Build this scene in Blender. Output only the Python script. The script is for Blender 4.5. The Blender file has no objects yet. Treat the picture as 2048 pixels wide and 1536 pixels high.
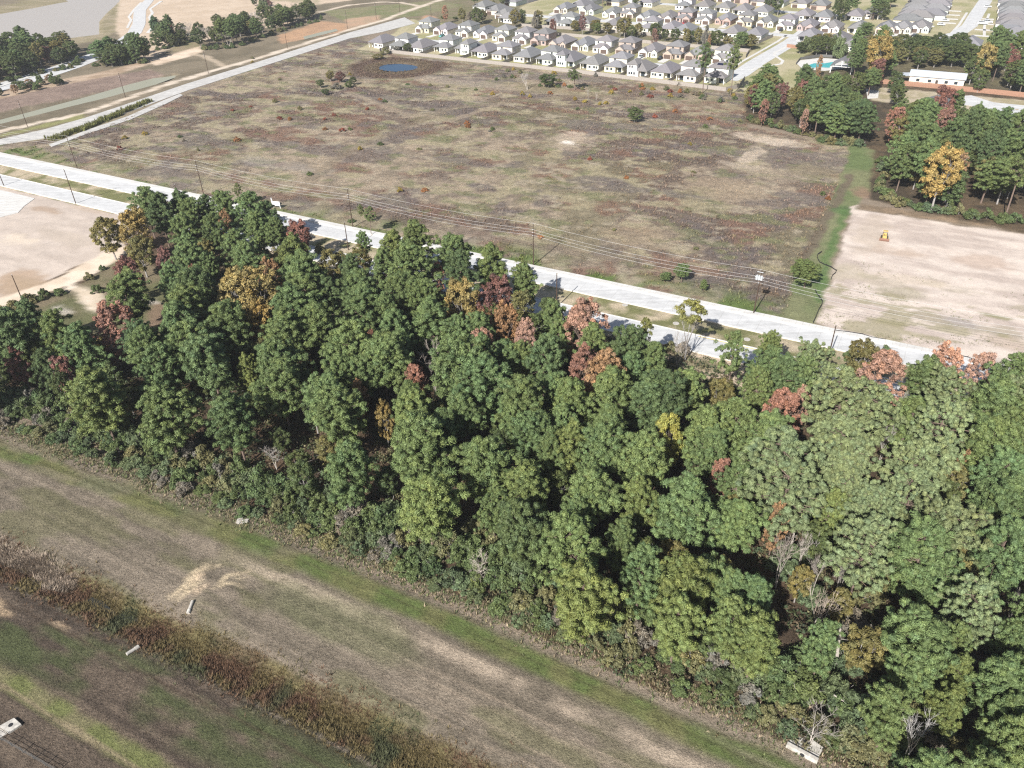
import bpy, math, random
import numpy as np
from mathutils import Vector, Matrix

random.seed(7)
RNG = np.random.default_rng(11)
SC = bpy.context.scene
COL = SC.collection
rad = math.radians

# ------------------------------------------------------------------ camera, sky, sun, exposure
CAM_H, FPX, PITCH, ROLL = 92.0, 1560.0, rad(34.0), rad(1.6)
fw = np.array([0, math.cos(PITCH), -math.sin(PITCH)])
_r0 = np.array([1.0, 0, 0]); _u0 = np.cross(_r0, fw)
rt = _r0 * math.cos(ROLL) - _u0 * math.sin(ROLL)
up = np.cross(rt, fw)
cam_d = bpy.data.cameras.new('camera')
cam_d.sensor_width = 36.0; cam_d.lens = 36.0 * FPX / 2048.0
cam_d.clip_start = 1.0; cam_d.clip_end = 9000.0
cam = bpy.data.objects.new('camera', cam_d); COL.objects.link(cam)
m = Matrix(((rt[0], up[0], -fw[0], 0), (rt[1], up[1], -fw[1], 0), (rt[2], up[2], -fw[2], CAM_H), (0, 0, 0, 1)))
cam.matrix_world = m
SC.camera = cam

SUN_EL, SUN_AZ = rad(36.5), rad(240.5)          # direction towards the sun, counter-clockwise from +X
world = bpy.data.worlds.new('World'); SC.world = world; world.use_nodes = True
wn = world.node_tree.nodes; wl = world.node_tree.links
bg = wn['Background']
sky = wn.new('ShaderNodeTexSky'); sky.sky_type = 'NISHITA'; sky.sun_disc = False
sky.sun_elevation = SUN_EL; sky.sun_rotation = rad(90) - SUN_AZ
sky.air_density = 1.0; sky.dust_density = 1.5; sky.ozone_density = 1.0
wl.new(sky.outputs[0], bg.inputs[0]); bg.inputs[1].default_value = 0.065
sd = bpy.data.lights.new('sun', 'SUN'); sd.energy = 5.0; sd.angle = rad(0.53); sd.color = (1.0, 0.965, 0.925)
sun = bpy.data.objects.new('sun', sd); COL.objects.link(sun)
sdir = Vector((math.cos(SUN_EL) * math.cos(SUN_AZ), math.cos(SUN_EL) * math.sin(SUN_AZ), math.sin(SUN_EL)))
sun.rotation_euler = sdir.to_track_quat('Z', 'Y').to_euler(); sun.location = (0, 0, 300)
SC.view_settings.view_transform = 'Standard'; SC.view_settings.look = 'None'
SC.view_settings.gamma = 1.0; SC.view_settings.use_curve_mapping = False
SC.view_settings.exposure = 0.80
SC.cycles.use_denoising = False; SC.cycles.pixel_filter_type = 'BLACKMAN_HARRIS'; SC.cycles.filter_width = 1.25
SC.cycles.max_bounces = 6; SC.cycles.diffuse_bounces = 3; SC.cycles.glossy_bounces = 2; SC.cycles.transmission_bounces = 3; SC.cycles.volume_bounces = 0

# ------------------------------------------------------------------ survey helpers
ANG = rad(29.4)                                   # the road runs this much clockwise of +X
AH = np.array([math.cos(ANG), -math.sin(ANG)]); BH = np.array([math.sin(ANG), math.cos(ANG)])
def at(px, py, z=0.0):                            # surveyed photo point -> world point at height z
    d = fw + (px - 1024) / FPX * rt - (py - 768) / FPX * up
    t = (z - CAM_H) / d[2]
    return np.array([t * d[0], t * d[1], z])
def pix(p):
    v = np.array(p, float) - np.array([0, 0, CAM_H]); d = v @ fw
    return 1024 + FPX * (v @ rt) / d, 768 - FPX * (v @ up) / d
def depth(p): return float((np.array(p, float) - np.array([0, 0, CAM_H])) @ fw)
def ab(p): return float(p[0] * AH[0] + p[1] * AH[1]), float(p[0] * BH[0] + p[1] * BH[1])
def xy(a, b, z=0.0): return np.array([a * AH[0] + b * BH[0], a * AH[1] + b * BH[1], z])
def abpx(px, py): return ab(at(px, py))

def _hash(ix, iy, s):
    h = (ix.astype(np.int64) * 374761393 + iy.astype(np.int64) * 668265263 + s * 974634777) & 0x7fffffff
    h = ((h ^ (h >> 13)) * 1274126177) & 0x7fffffff
    return ((h ^ (h >> 16)) & 0xffff) / 65535.0
def vnoise(x, y, s=0):
    ix = np.floor(x); iy = np.floor(y); fx = x - ix; fy = y - iy
    fx = fx * fx * (3 - 2 * fx); fy = fy * fy * (3 - 2 * fy)
    a = _hash(ix, iy, s); b = _hash(ix + 1, iy, s); c = _hash(ix, iy + 1, s); d = _hash(ix + 1, iy + 1, s)
    return (a * (1 - fx) + b * fx) * (1 - fy) + (c * (1 - fx) + d * fx) * fy
def fbm(x, y, sc, o=4, s=0):
    t = 0; amp = 0.5; n = 0
    x = x / sc; y = y / sc
    for k in range(o):
        t = t + amp * vnoise(x, y, s + k * 17); n += amp; amp *= 0.5; x = x * 2.03 + 5.1; y = y * 2.03 + 3.7
    return t / n
def sstep(e0, e1, v):
    t = np.clip((v - e0) / (e1 - e0), 0, 1); return t * t * (3 - 2 * t)

# ------------------------------------------------------------------ object helpers
def tag(o, label=None, cat=None, group=None, kind=None):
    if label: o['label'] = label
    if cat: o['category'] = cat
    if group: o['group'] = group
    if kind: o['kind'] = kind
    return o
def mesh_np(name, V, F, mat, tone=None, col=None, smooth=False, hue=None):
    V = np.asarray(V, np.float32); F = np.asarray(F, np.int32); k = F.shape[1]
    me = bpy.data.meshes.new(name)
    me.vertices.add(len(V)); me.vertices.foreach_set('co', V.ravel())
    me.loops.add(F.size); me.loops.foreach_set('vertex_index', F.ravel())
    me.polygons.add(len(F)); me.polygons.foreach_set('loop_start', np.arange(0, F.size, k, dtype=np.int32))
    if smooth: me.polygons.foreach_set('use_smooth', np.ones(len(F), bool))
    if tone is not None:
        a = me.attributes.new('tone', 'FLOAT', 'POINT'); a.data.foreach_set('value', np.asarray(tone, np.float32))
    if hue is not None:
        a = me.attributes.new('hue', 'FLOAT', 'POINT'); a.data.foreach_set('value', np.asarray(hue, np.float32))
    if col is not None:
        a = me.attributes.new('col', 'FLOAT_COLOR', 'POINT')
        c4 = np.ones((len(V), 4), np.float32); c4[:, :3] = col; a.data.foreach_set('color', c4.ravel())
    me.update(calc_edges=True)
    if mat: me.materials.append(mat)
    return me
def add(name, me, parent=None, loc=None, rotz=None, scale=None, color=None):
    o = bpy.data.objects.new(name, me); COL.objects.link(o)
    if parent is not None: o.parent = parent
    if loc is not None: o.location = tuple(float(v) for v in loc)
    if rotz is not None: o.rotation_euler = (0, 0, rotz)
    if scale is not None: o.scale = scale if hasattr(scale, '__len__') else (scale,) * 3
    if color is not None: o.color = (*color, 1.0)
    return o
def empty(name, loc, rotz=0.0, scale=(1, 1, 1)):
    o = add(name, None, None, loc, rotz, scale); o.empty_display_size = 0.5; return o

class MB:                                          # collects simple solids into ONE mesh
    def __init__(s): s.v = []; s.f = []
    def quad(s, *p):
        n = len(s.v); s.v += [tuple(map(float, q)) for q in p]; s.f.append(tuple(range(n, n + len(p)))); return s
    def box(s, x0, x1, y0, y1, z0, z1):
        n = len(s.v)
        s.v += [(x0, y0, z0), (x1, y0, z0), (x1, y1, z0), (x0, y1, z0), (x0, y0, z1), (x1, y0, z1), (x1, y1, z1), (x0, y1, z1)]
        s.f += [tuple(n + i for i in q) for q in ((0, 3, 2, 1), (4, 5, 6, 7), (0, 1, 5, 4), (1, 2, 6, 5), (2, 3, 7, 6), (3, 0, 4, 7))]
        return s
    def prism(s, pts, z0, z1):
        n = len(s.v); k = len(pts)
        s.v += [(p[0], p[1], z0) for p in pts] + [(p[0], p[1], z1) for p in pts]
        s.f.append(tuple(n + k + i for i in range(k))); s.f.append(tuple(n + k - 1 - i for i in range(k)))
        for i in range(k): s.f.append((n + i, n + (i + 1) % k, n + k + (i + 1) % k, n + k + i))
        return s
    def hip(s, x0, x1, y0, y1, z, h, ov=0.45, th=0.18):
        x0 -= ov; x1 += ov; y0 -= ov; y1 += ov; w = x1 - x0; d = y1 - y0; n = len(s.v)
        if w < d: r = [((x0 + x1) / 2, y0 + w / 2 * .95, z + h), ((x0 + x1) / 2, y1 - w / 2 * .95, z + h)]
        else: r = [(x0 + d / 2 * .95, (y0 + y1) / 2, z + h), (x1 - d / 2 * .95, (y0 + y1) / 2, z + h)]
        s.v += [(x0, y0, z), (x1, y0, z), (x1, y1, z), (x0, y1, z)] + r
        s.v += [(x0, y0, z - th), (x1, y0, z - th), (x1, y1, z - th), (x0, y1, z - th)]
        if w < d: q = ((0, 1, 4), (1, 2, 5, 4), (2, 3, 5), (3, 0, 4, 5))
        else: q = ((0, 1, 5, 4), (1, 2, 5), (2, 3, 4, 5), (3, 0, 4))
        q = q + ((6, 7, 1, 0), (7, 8, 2, 1), (8, 9, 3, 2), (9, 6, 0, 3), (9, 8, 7, 6))
        s.f += [tuple(n + i for i in t) for t in q]; return s
    def gable(s, x0, x1, y0, y1, z, h, ov=0.35, th=0.16):   # ridge along y, roof slabs only
        x0 -= ov; x1 += ov; y0 -= ov; xm = (x0 + x1) / 2; n = len(s.v)
        s.v += [(x0, y0, z), (xm, y0, z + h), (x1, y0, z), (x0, y1, z), (xm, y1, z + h), (x1, y1, z)]
        s.v += [(x0, y0, z - th), (xm, y0, z + h - th), (x1, y0, z - th), (x0, y1, z - th), (xm, y1, z + h - th), (x1, y1, z - th)]
        q = ((0, 1, 4, 3), (1, 2, 5, 4), (9, 10, 7, 6), (10, 11, 8, 7), (0, 6, 7, 1), (1, 7, 8, 2), (0, 3, 9, 6), (2, 8, 11, 5), (3, 4, 10, 9), (4, 5, 11, 10))
        s.f += [tuple(n + i for i in t) for t in q]; return s
    def gwall(s, x0, x1, y0, y1, z0, z1, h):               # wall block with a gable end
        n = len(s.v); xm = (x0 + x1) / 2
        for y in (y0, y1): s.v += [(x0, y, z0), (x1, y, z0), (x1, y, z1), (xm, y, z1 + h), (x0, y, z1)]
        s.f += [tuple(n + i for i in t) for t in ((0, 1, 2, 3, 4), (9, 8, 7, 6, 5), (0, 4, 9, 5), (1, 6, 7, 2), (2, 7, 8, 3), (3, 8, 9, 4))]; return s
    def tube(s, p0, p1, r0, r1, k=6, cap=True):
        p0 = Vector(p0); p1 = Vector(p1); d = (p1 - p0).normalized()
        u = d.orthogonal().normalized(); w = d.cross(u); n = len(s.v)
        for p, r in ((p0, r0), (p1, r1)):
            for i in range(k):
                t = 2 * math.pi * i / k; s.v.append(tuple(p + (u * math.cos(t) + w * math.sin(t)) * r))
        for i in range(k): s.f.append((n + i, n + (i + 1) % k, n + k + (i + 1) % k, n + k + i))
        if cap: s.f.append(tuple(n + k + i for i in range(k))); s.f.append(tuple(n + k - 1 - i for i in range(k)))
        return s
    def path(s, pts, r, k=4):
        for p, q in zip(pts[:-1], pts[1:]): s.tube(p, q, r, r, k, False)
        return s
    def mesh(s, name, mat):
        me = bpy.data.meshes.new(name); me.from_pydata(s.v, [], s.f); me.update()
        if mat: me.materials.append(mat)
        return me
    def obj(s, name, mat, parent=None, **k): return add(name, s.mesh(name, mat), parent, **k)

# ------------------------------------------------------------------ materials
def newmat(name):
    mt = bpy.data.materials.new(name); mt.use_nodes = True
    nt = mt.node_tree; b = nt.nodes['Principled BSDF']
    return mt, nt, b
def N(nt, t, **k):
    n = nt.nodes.new(t)
    for a, v in k.items(): setattr(n, a, v)
    return n
def noise(nt, scale, detail=4, coord='Object', rough=0.6):
    tc = N(nt, 'ShaderNodeTexCoord'); n = N(nt, 'ShaderNodeTexNoise')
    n.inputs['Scale'].default_value = scale; n.inputs['Detail'].default_value = detail; n.inputs['Roughness'].default_value = rough
    nt.links.new(tc.outputs[coord], n.inputs['Vector']); return n
def maprange(nt, sock, a, b, c, d):
    n = N(nt, 'ShaderNodeMapRange'); nt.links.new(sock, n.inputs['Value'])
    for i, v in zip((1, 2, 3, 4), (a, b, c, d)): n.inputs[i].default_value = v
    return n.outputs[0]
def scalecol(nt, col, fac):                        # colour times a grey factor
    n = N(nt, 'ShaderNodeVectorMath', operation='SCALE'); nt.links.new(col, n.inputs[0]); nt.links.new(fac, n.inputs['Scale']); return n.outputs[0]
def mul(nt, a, b):
    n = N(nt, 'ShaderNodeMath', operation='MULTIPLY'); nt.links.new(a, n.inputs[0])
    if hasattr(b, 'is_output'): nt.links.new(b, n.inputs[1])
    else: n.inputs[1].default_value = b
    return n.outputs[0]
def plain(name, col, rough=0.7, var=0.25, scale=2.0, objcol=False, metal=0.0, bump=0.0):
    mt, nt, b = newmat(name)
    if objcol: c = N(nt, 'ShaderNodeObjectInfo').outputs['Color']
    else:
        r = N(nt, 'ShaderNodeRGB'); r.outputs[0].default_value = (*col, 1); c = r.outputs[0]
    n = noise(nt, scale, 5)
    f = maprange(nt, n.outputs[0], 0.25, 0.75, 1 - var, 1 + var)
    nt.links.new(scalecol(nt, c, f), b.inputs['Base Color'])
    b.inputs['Roughness'].default_value = rough; b.inputs['Metallic'].default_value = metal
    b.inputs['Specular IOR Level'].default_value = 0.3
    if bump:
        bp = N(nt, 'ShaderNodeBump'); bp.inputs['Strength'].default_value = bump; bp.inputs['Distance'].default_value = 0.1
        nt.links.new(n.outputs[0], bp.inputs['Height']); nt.links.new(bp.outputs[0], b.inputs['Normal'])
    return mt
def foliage_mat(name, trans=0.07, vcol=False):
    mt, nt, b = newmat(name)
    if vcol: c = N(nt, 'ShaderNodeAttribute', attribute_name='col').outputs['Color']
    else: c = N(nt, 'ShaderNodeObjectInfo').outputs['Color']
    t = N(nt, 'ShaderNodeAttribute', attribute_name='tone').outputs['Fac']
    if not vcol:                                   # sprays drift from yellowish to bluish within one crown
        hu = N(nt, 'ShaderNodeAttribute', attribute_name='hue').outputs['Fac']
        cb = N(nt, 'ShaderNodeCombineXYZ')
        for i, (lo, hi) in enumerate(((0.90, 1.10), (0.97, 1.02), (1.08, 0.92))): nt.links.new(maprange(nt, hu, 0, 1, lo, hi), cb.inputs[i])
        vm = N(nt, 'ShaderNodeVectorMath', operation='MULTIPLY'); nt.links.new(c, vm.inputs[0]); nt.links.new(cb.outputs[0], vm.inputs[1]); c = vm.outputs[0]
    cc = scalecol(nt, c, t)
    nt.links.new(cc, b.inputs['Base Color']); b.inputs['Roughness'].default_value = 0.62
    b.inputs['Specular IOR Level'].default_value = 0.28
    tr = N(nt, 'ShaderNodeBsdfTranslucent'); nt.links.new(scalecol(nt, cc, maprange(nt, t, 0, 2, 1.1, 1.1)), tr.inputs[0])
    mx = N(nt, 'ShaderNodeMixShader'); mx.inputs[0].default_value = trans
    nt.links.new(b.outputs[0], mx.inputs[1]); nt.links.new(tr.outputs[0], mx.inputs[2])
    nt.links.new(mx.outputs[0], nt.nodes['Material Output'].inputs['Surface'])
    return mt
def ground_mat():
    mt, nt, b = newmat('ground_cover')
    c = N(nt, 'ShaderNodeAttribute', attribute_name='col').outputs['Color']
    rg = N(nt, 'ShaderNodeAttribute', attribute_name='tone').outputs['Fac']      # how coarse the cover is
    n1 = noise(nt, 2.6, 6, rough=0.7); n2 = noise(nt, 0.55, 5); n3 = noise(nt, 9.0, 3)
    f1 = maprange(nt, n1.outputs[0], 0.3, 0.7, -0.5, 0.5); f2 = maprange(nt, n2.outputs[0], 0.3, 0.7, -0.28, 0.28); f3 = maprange(nt, n3.outputs[0], 0.3, 0.7, -0.3, 0.3)
    s = N(nt, 'ShaderNodeMath', operation='ADD'); nt.links.new(f1, s.inputs[0]); nt.links.new(f2, s.inputs[1])
    s1 = N(nt, 'ShaderNodeMath', operation='ADD'); nt.links.new(s.outputs[0], s1.inputs[0]); nt.links.new(f3, s1.inputs[1])
    s2 = N(nt, 'ShaderNodeMath', operation='MULTIPLY_ADD'); nt.links.new(s1.outputs[0], s2.inputs[0]); nt.links.new(rg, s2.inputs[1]); s2.inputs[2].default_value = 1.0
    cl = N(nt, 'ShaderNodeClamp'); cl.inputs[1].default_value = 0.3; cl.inputs[2].default_value = 1.9; nt.links.new(s2.outputs[0], cl.inputs[0])
    nt.links.new(scalecol(nt, c, cl.outputs[0]), b.inputs['Base Color'])
    b.inputs['Roughness'].default_value = 0.95; b.inputs['Specular IOR Level'].default_value = 0.1
    bp = N(nt, 'ShaderNodeBump'); bp.inputs['Distance'].default_value = 0.25
    nt.links.new(mul(nt, rg, 0.9), bp.inputs['Strength']); nt.links.new(s1.outputs[0], bp.inputs['Height']); nt.links.new(bp.outputs[0], b.inputs['Normal'])
    return mt
def concrete_mat(name, col, joint=4.5, stain=0.16):
    mt, nt, b = newmat(name)
    tc = N(nt, 'ShaderNodeTexCoord'); mp = N(nt, 'ShaderNodeMapping'); mp.inputs['Rotation'].default_value = (0, 0, ANG)
    nt.links.new(tc.outputs['Object'], mp.inputs[0])
    br = N(nt, 'ShaderNodeTexBrick'); br.offset = 0.0; br.inputs['Scale'].default_value = 1.0
    br.inputs['Mortar Size'].default_value = 0.035; br.inputs['Brick Width'].default_value = joint; br.inputs['Row Height'].default_value = joint * 0.82
    br.inputs['Color1'].default_value = (1, 1, 1, 1); br.inputs['Color2'].default_value = (0.95, 0.95, 0.95, 1); br.inputs['Mortar'].default_value = (0.72, 0.7, 0.67, 1)
    nt.links.new(mp.outputs[0], br.inputs['Vector'])
    n = noise(nt, 0.35, 6); f = maprange(nt, n.outputs[0], 0.25, 0.75, 1 - stain, 1 + stain * 0.6)
    mp2 = N(nt, 'ShaderNodeMapping'); mp2.inputs['Rotation'].default_value = (0, 0, ANG); mp2.inputs['Scale'].default_value = (0.02, 0.9, 1); nt.links.new(tc.outputs['Object'], mp2.inputs[0])
    nw = N(nt, 'ShaderNodeTexNoise'); nw.inputs['Scale'].default_value = 1.0; nw.inputs['Detail'].default_value = 4; nt.links.new(mp2.outputs[0], nw.inputs['Vector'])
    f = mul(nt, f, maprange(nt, nw.outputs[0], 0.3, 0.7, 0.86, 1.06))
    n2 = noise(nt, 3.0, 5); f2 = maprange(nt, n2.outputs[0], 0.25, 0.75, 0.93, 1.05)
    r = N(nt, 'ShaderNodeVectorMath', operation='MULTIPLY'); r.inputs[1].default_value = col; nt.links.new(br.outputs[0], r.inputs[0])
    nt.links.new(scalecol(nt, r.outputs[0], mul(nt, f, f2)), b.inputs['Base Color']); b.inputs['Roughness'].default_value = 0.85
    b.inputs['Specular IOR Level'].default_value = 0.2
    return mt
def water_mat(name, col, rough=0.06, wave=0.05, spec=0.5):
    mt, nt, b = newmat(name); b.inputs['Specular IOR Level'].default_value = spec; b.inputs['Base Color'].default_value = (*col, 1); b.inputs['Roughness'].default_value = rough
    b.inputs['IOR'].default_value = 1.33
    n = noise(nt, 1.2, 4); bp = N(nt, 'ShaderNodeBump'); bp.inputs['Strength'].default_value = wave; bp.inputs['Distance'].default_value = 0.05
    nt.links.new(n.outputs[0], bp.inputs['Height']); nt.links.new(bp.outputs[0], b.inputs['Normal']); return mt

M = {}
M['ground'] = ground_mat()
M['leaf'] = foliage_mat('foliage'); M['tuft'] = foliage_mat('grass_tufts', 0.15, True)
M['bark'] = plain('pine_bark', (0.17, 0.125, 0.10), 0.9, 0.35, 6.0); M['grey_bark'] = plain('grey_bark', (0.30, 0.28, 0.26), 0.9, 0.25, 5.0)
M['twig'] = plain('twigs', (0.34, 0.31, 0.28), 0.9, 0.15, 3.0, objcol=True)
M['deadwood'] = plain('bleached_wood', (0.38, 0.345, 0.30), 0.85, 0.2, 5.0)
M['road'] = concrete_mat('road_concrete', (0.54, 0.54, 0.53)); M['walk'] = concrete_mat('sidewalk_concrete', (0.60, 0.585, 0.55), 1.5, 0.1)
M['curb'] = plain('curb_concrete', (0.56, 0.54, 0.50), 0.85, 0.12, 1.0)
M['chan'] = concrete_mat('channel_concrete', (0.50, 0.485, 0.455), 6.0, 0.22)
M['rubble'] = plain('dirty_concrete', (0.42, 0.395, 0.35), 0.9, 0.4, 2.0, bump=0.5)
M['old_conc'] = plain('weathered_concrete', (0.40, 0.375, 0.335), 0.9, 0.3, 1.5, bump=0.3)
M['lake'] = water_mat('muddy_water', (0.37, 0.335, 0.30), 0.35, 0.1, 0.15); M['canal'] = water_mat('silty_green_water', (0.29, 0.285, 0.215), 0.35, 0.1, 0.15)
M['pond'] = water_mat('pond_water_sky_blue', (0.006, 0.03, 0.075), 0.05, 0.25); M['pool'] = water_mat('pool_water', (0.08, 0.42, 0.45), 0.05)  # pond's dark blue base has the reflected sky put into its colour
M['roof'] = plain('asphalt_shingle', (0.15, 0.148, 0.155), 0.9, 0.14, 1.2, objcol=True); M['wall'] = plain('house_wall', (0.6, 0.57, 0.5), 0.85, 0.06, 0.6, objcol=True)
M['garage'] = plain('garage_door_brown', (0.10, 0.07, 0.055), 0.6, 0.1, 3.0); M['glass'] = plain('window_glass', (0.035, 0.045, 0.055), 0.15, 0.1, 1.0)
M['wtrim'] = plain('white_trim', (0.75, 0.74, 0.70), 0.6, 0.06, 2.0); M['shade'] = plain('dark_door_paint', (0.06, 0.05, 0.045), 0.7, 0.1, 2.0)
M['fence'] = plain('weathered_fence_boards', (0.30, 0.27, 0.24), 0.9, 0.25, 2.5); M['redfence'] = plain('red_fence_boards', (0.30, 0.17, 0.115), 0.9, 0.25, 2.0)
M['pole'] = plain('pole_wood', (0.065, 0.042, 0.03), 0.9, 0.25, 2.0); M['insul'] = plain('insulator_grey', (0.55, 0.56, 0.57), 0.4, 0.1, 3.0)
M['wire'] = plain('aluminium_wire', (0.50, 0.49, 0.47), 0.5, 0.1, 1.0); M['xfmr'] = plain('transformer_grey', (0.45, 0.47, 0.48), 0.5, 0.1, 2.0)
M['white'] = plain('white_paint', (0.80, 0.80, 0.79), 0.5, 0.05, 2.0); M['yellow'] = plain('machine_yellow', (0.50, 0.36, 0.13), 0.5, 0.15, 2.0)
M['track'] = plain('track_steel', (0.06, 0.05, 0.045), 0.7, 0.3, 4.0); M['rust'] = plain('rusty_blade', (0.20, 0.11, 0.08), 0.8, 0.3, 3.0)
M['silt'] = plain('silt_fabric_and_hole_black', (0.025, 0.025, 0.028), 0.8, 0.2, 2.0); M['yline'] = plain('yellow_road_paint', (0.62, 0.45, 0.05), 0.7, 0.25, 1.5)
M['car'] = plain('car_paint', (0.5, 0.5, 0.5), 0.25, 0.03, 1.0, objcol=True); M['tyre'] = plain('tyre_rubber', (0.02, 0.02, 0.02), 0.8, 0.1, 3.0)
M['metalroof'] = plain('pale_metal_roof', (0.40, 0.43, 0.46), 0.5, 0.08, 0.8); M['solar'] = plain('solar_glass', (0.012, 0.014, 0.035), 0.2, 0.1, 1.0)
M['iron'] = plain('cast_iron', (0.09, 0.07, 0.06), 0.7, 0.3, 3.0); M['galv'] = plain('galvanised_wire', (0.12, 0.12, 0.115), 0.6, 0.1, 3.0)
# ------------------------------------------------------------------ the ground: one grid along and across the road, split by what covers it
def axis(segs):
    out = []
    for lo, hi, st in segs: out.append(np.arange(lo, hi, st))
    return np.unique(np.concatenate(out))
ga = axis([(-4000, -900, 300), (-900, -640, 12), (-640, -340, 2.2), (-340, -160, 1.0), (-160, 40, 0.75), (40, 90, 2.5), (90, 300, 12), (300, 4000, 300)])
gb = axis([(-3000, -60, 300), (-60, 12, 6), (12, 70, 0.45), (70, 148, 1.2), (148, 174, 0.6), (174, 400, 1.0), (400, 560, 1.6), (560, 900, 6), (900, 6000, 300)])
GA, GB = np.meshgrid(ga, gb, indexing='ij'); A_ = GA.ravel(); B_ = GB.ravel(); NV = len(A_)
wa = A_ + (fbm(A_, B_, 5.0, 3, 1) - 0.5) * 3.0; wb = B_ + (fbm(A_, B_, 5.0, 3, 2) - 0.5) * 3.0     # wandering edges

def sdpoly(pts, P=None, warp=True):               # >0 inside
    a, b = (wa, wb) if warp else (A_, B_)
    if P is not None: a, b = P
    p = np.array(pts); ins = np.zeros(len(a), bool); dm = np.full(len(a), 1e9)
    for (x0, y0), (x1, y1) in zip(p, np.roll(p, -1, 0)):
        ex, ey = x1 - x0, y1 - y0; t = np.clip(((a - x0) * ex + (b - y0) * ey) / (ex * ex + ey * ey + 1e-9), 0, 1)
        dm = np.minimum(dm, (a - x0 - t * ex) ** 2 + (b - y0 - t * ey) ** 2)
        c = (y0 > b) != (y1 > b); ins ^= c & (a < (x1 - x0) * (b - y0) / (y1 - y0 + 1e-12) + x0)
    d = np.sqrt(dm); return np.where(ins, d, -d)
def sdline(pts, hw, warp=True):                   # hw - distance to a polyline
    a, b = (wa, wb) if warp else (A_, B_)
    dm = np.full(len(a), 1e9); p = np.array(pts)
    for (x0, y0), (x1, y1) in zip(p[:-1], p[1:]):
        ex, ey = x1 - x0, y1 - y0; t = np.clip(((a - x0) * ex + (b - y0) * ey) / (ex * ex + ey * ey + 1e-9), 0, 1)
        dm = np.minimum(dm, (a - x0 - t * ex) ** 2 + (b - y0 - t * ey) ** 2)
    return hw - np.sqrt(dm)
def PX(*p): return [abpx(*q) for q in p]

col = np.zeros((NV, 3)); rough = np.full(NV, 0.55); reg = np.zeros(NV, np.int16); Z = np.zeros(NV)
REG = ['terrain']
def C(*c): return np.array(c, float)
def lerp(c0, c1, t): return c0 + (c1 - c0) * t[:, None] if c0.ndim == 2 or np.ndim(t) else c0
def put(msk, c, r=None, name=None):
    global col, rough
    w = np.clip(msk, 0, 1)[:, None]; col = col * (1 - w) + c * w
    if r is not None: rough = rough * (1 - w[:, 0]) + r * w[:, 0]
    if name:
        if name not in REG: REG.append(name)
        reg[msk > 0.5] = REG.index(name)
def soft(s, e=0.6): return sstep(-e, e, s)

nA = fbm(A_, B_, 60, 4, 3); nB = fbm(A_, B_, 14, 4, 5); nC = fbm(A_, B_, 4.0, 3, 7); nS = fbm(A_ / 7.0, B_, 1.6, 4, 9); nD = fbm(A_, B_, 27, 5, 13)
def mixn(c0, c1, n, lo=0.35, hi=0.65): return C(*c0) + (C(*c1) - C(*c0)) * sstep(lo, hi, n)[:, None]
TAN, BRN, DRK, OLV, GRN = (0.375, 0.300, 0.215), (0.235, 0.188, 0.14), (0.152, 0.118, 0.094), (0.225, 0.200, 0.118), (0.110, 0.150, 0.048)
SAND = (0.62, 0.50, 0.385)
# far country
put(np.ones(NV), mixn(BRN, OLV, nA), 0.5)
# upper left: building land beyond the channel
left = soft(-(A_ + 340 + (B_ - 190) * 0.0) , 3) * (B_ > 172)
put(left, mixn((0.20, 0.165, 0.115), (0.15, 0.125, 0.085), nB), 0.5)
# the big fallow field
fld = sdpoly(PX((-40, 290), (150, 275), (330, 205), (560, 112), (720, 72), (790, 110), (960, 127), (1165, 147), (1360, 173), (1500, 190), (1495, 255), (1740, 300), (1700, 400), (1620, 640), (1200, 560), (700, 455), (300, 368)), warp=False)
bias = np.zeros(NV)
for x_, y_, w_, h_, s_ in ((330, 250, 55, 16, .13), (220, 290, 22, 12, .15), (620, 230, 55, 16, .08), (930, 215, 70, 12, .12), (1260, 250, 42, 26, .15), (1330, 300, 30, 24, .14), (1200, 350, 30, 16, .10), (1480, 470, 26, 20, .13), (1390, 420, 22, 16, .09), (820, 420, 18, 7, .10), (640, 130, 18, 10, .10), (930, 440, 20, 6, .08), (1620, 420, 10, 14, .08),
                           (480, 300, 30, 12, -.10), (600, 360, 45, 12, -.10), (1030, 370, 40, 14, -.10), (760, 330, 22, 18, -.08), (1440, 350, 22, 14, -.12), (1560, 330, 20, 16, -.12), (1050, 280, 26, 12, -.07), (980, 160, 60, 8, -.12), (1300, 400, 14, 10, -.05)):
    a0_, b0_ = abpx(x_, y_); bias += s_ * np.exp(-((A_ - a0_) / w_) ** 2 - ((B_ - b0_) / h_) ** 2)
nE = fbm(A_, B_, 2.2, 3, 23)
fm = sstep(0.42, 0.58, nD * 0.34 + nB * 0.30 + nC * 0.20 + nE * .16 + bias)
fc = mixn(TAN, (0.275, 0.222, 0.162), nC) * (1 - fm[:, None]) + mixn(DRK, (0.190, 0.148, 0.118), nC) * fm[:, None]
og = sstep(0.56, 0.66, fbm(A_, B_, 22, 4, 21)); fc = fc * (1 - 0.55 * og[:, None]) + C(*OLV) * 0.55 * og[:, None]
for sd_, sc_, c_, lo_, am_ in ((121, 9, (0.215, 0.135, 0.100), .60, .75), (127, 6, (0.365, 0.315, 0.200), .58, .8), (131, 12, (0.165, 0.140, 0.128), .58, .7), (137, 4.5, (0.190, 0.195, 0.100), .63, .7), (143, 3.2, (0.40, 0.34, 0.245), .66, .7)):
    w_ = sstep(lo_ - .02, lo_ + .06, fbm(A_ / 1.6, B_, sc_, 4, sd_))[:, None] * am_; fc = fc * (1 - w_) + C(*c_) * w_
put(soft(fld, 1.0) * (B_ > 171.5), fc, 0.95, 'field')
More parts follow.
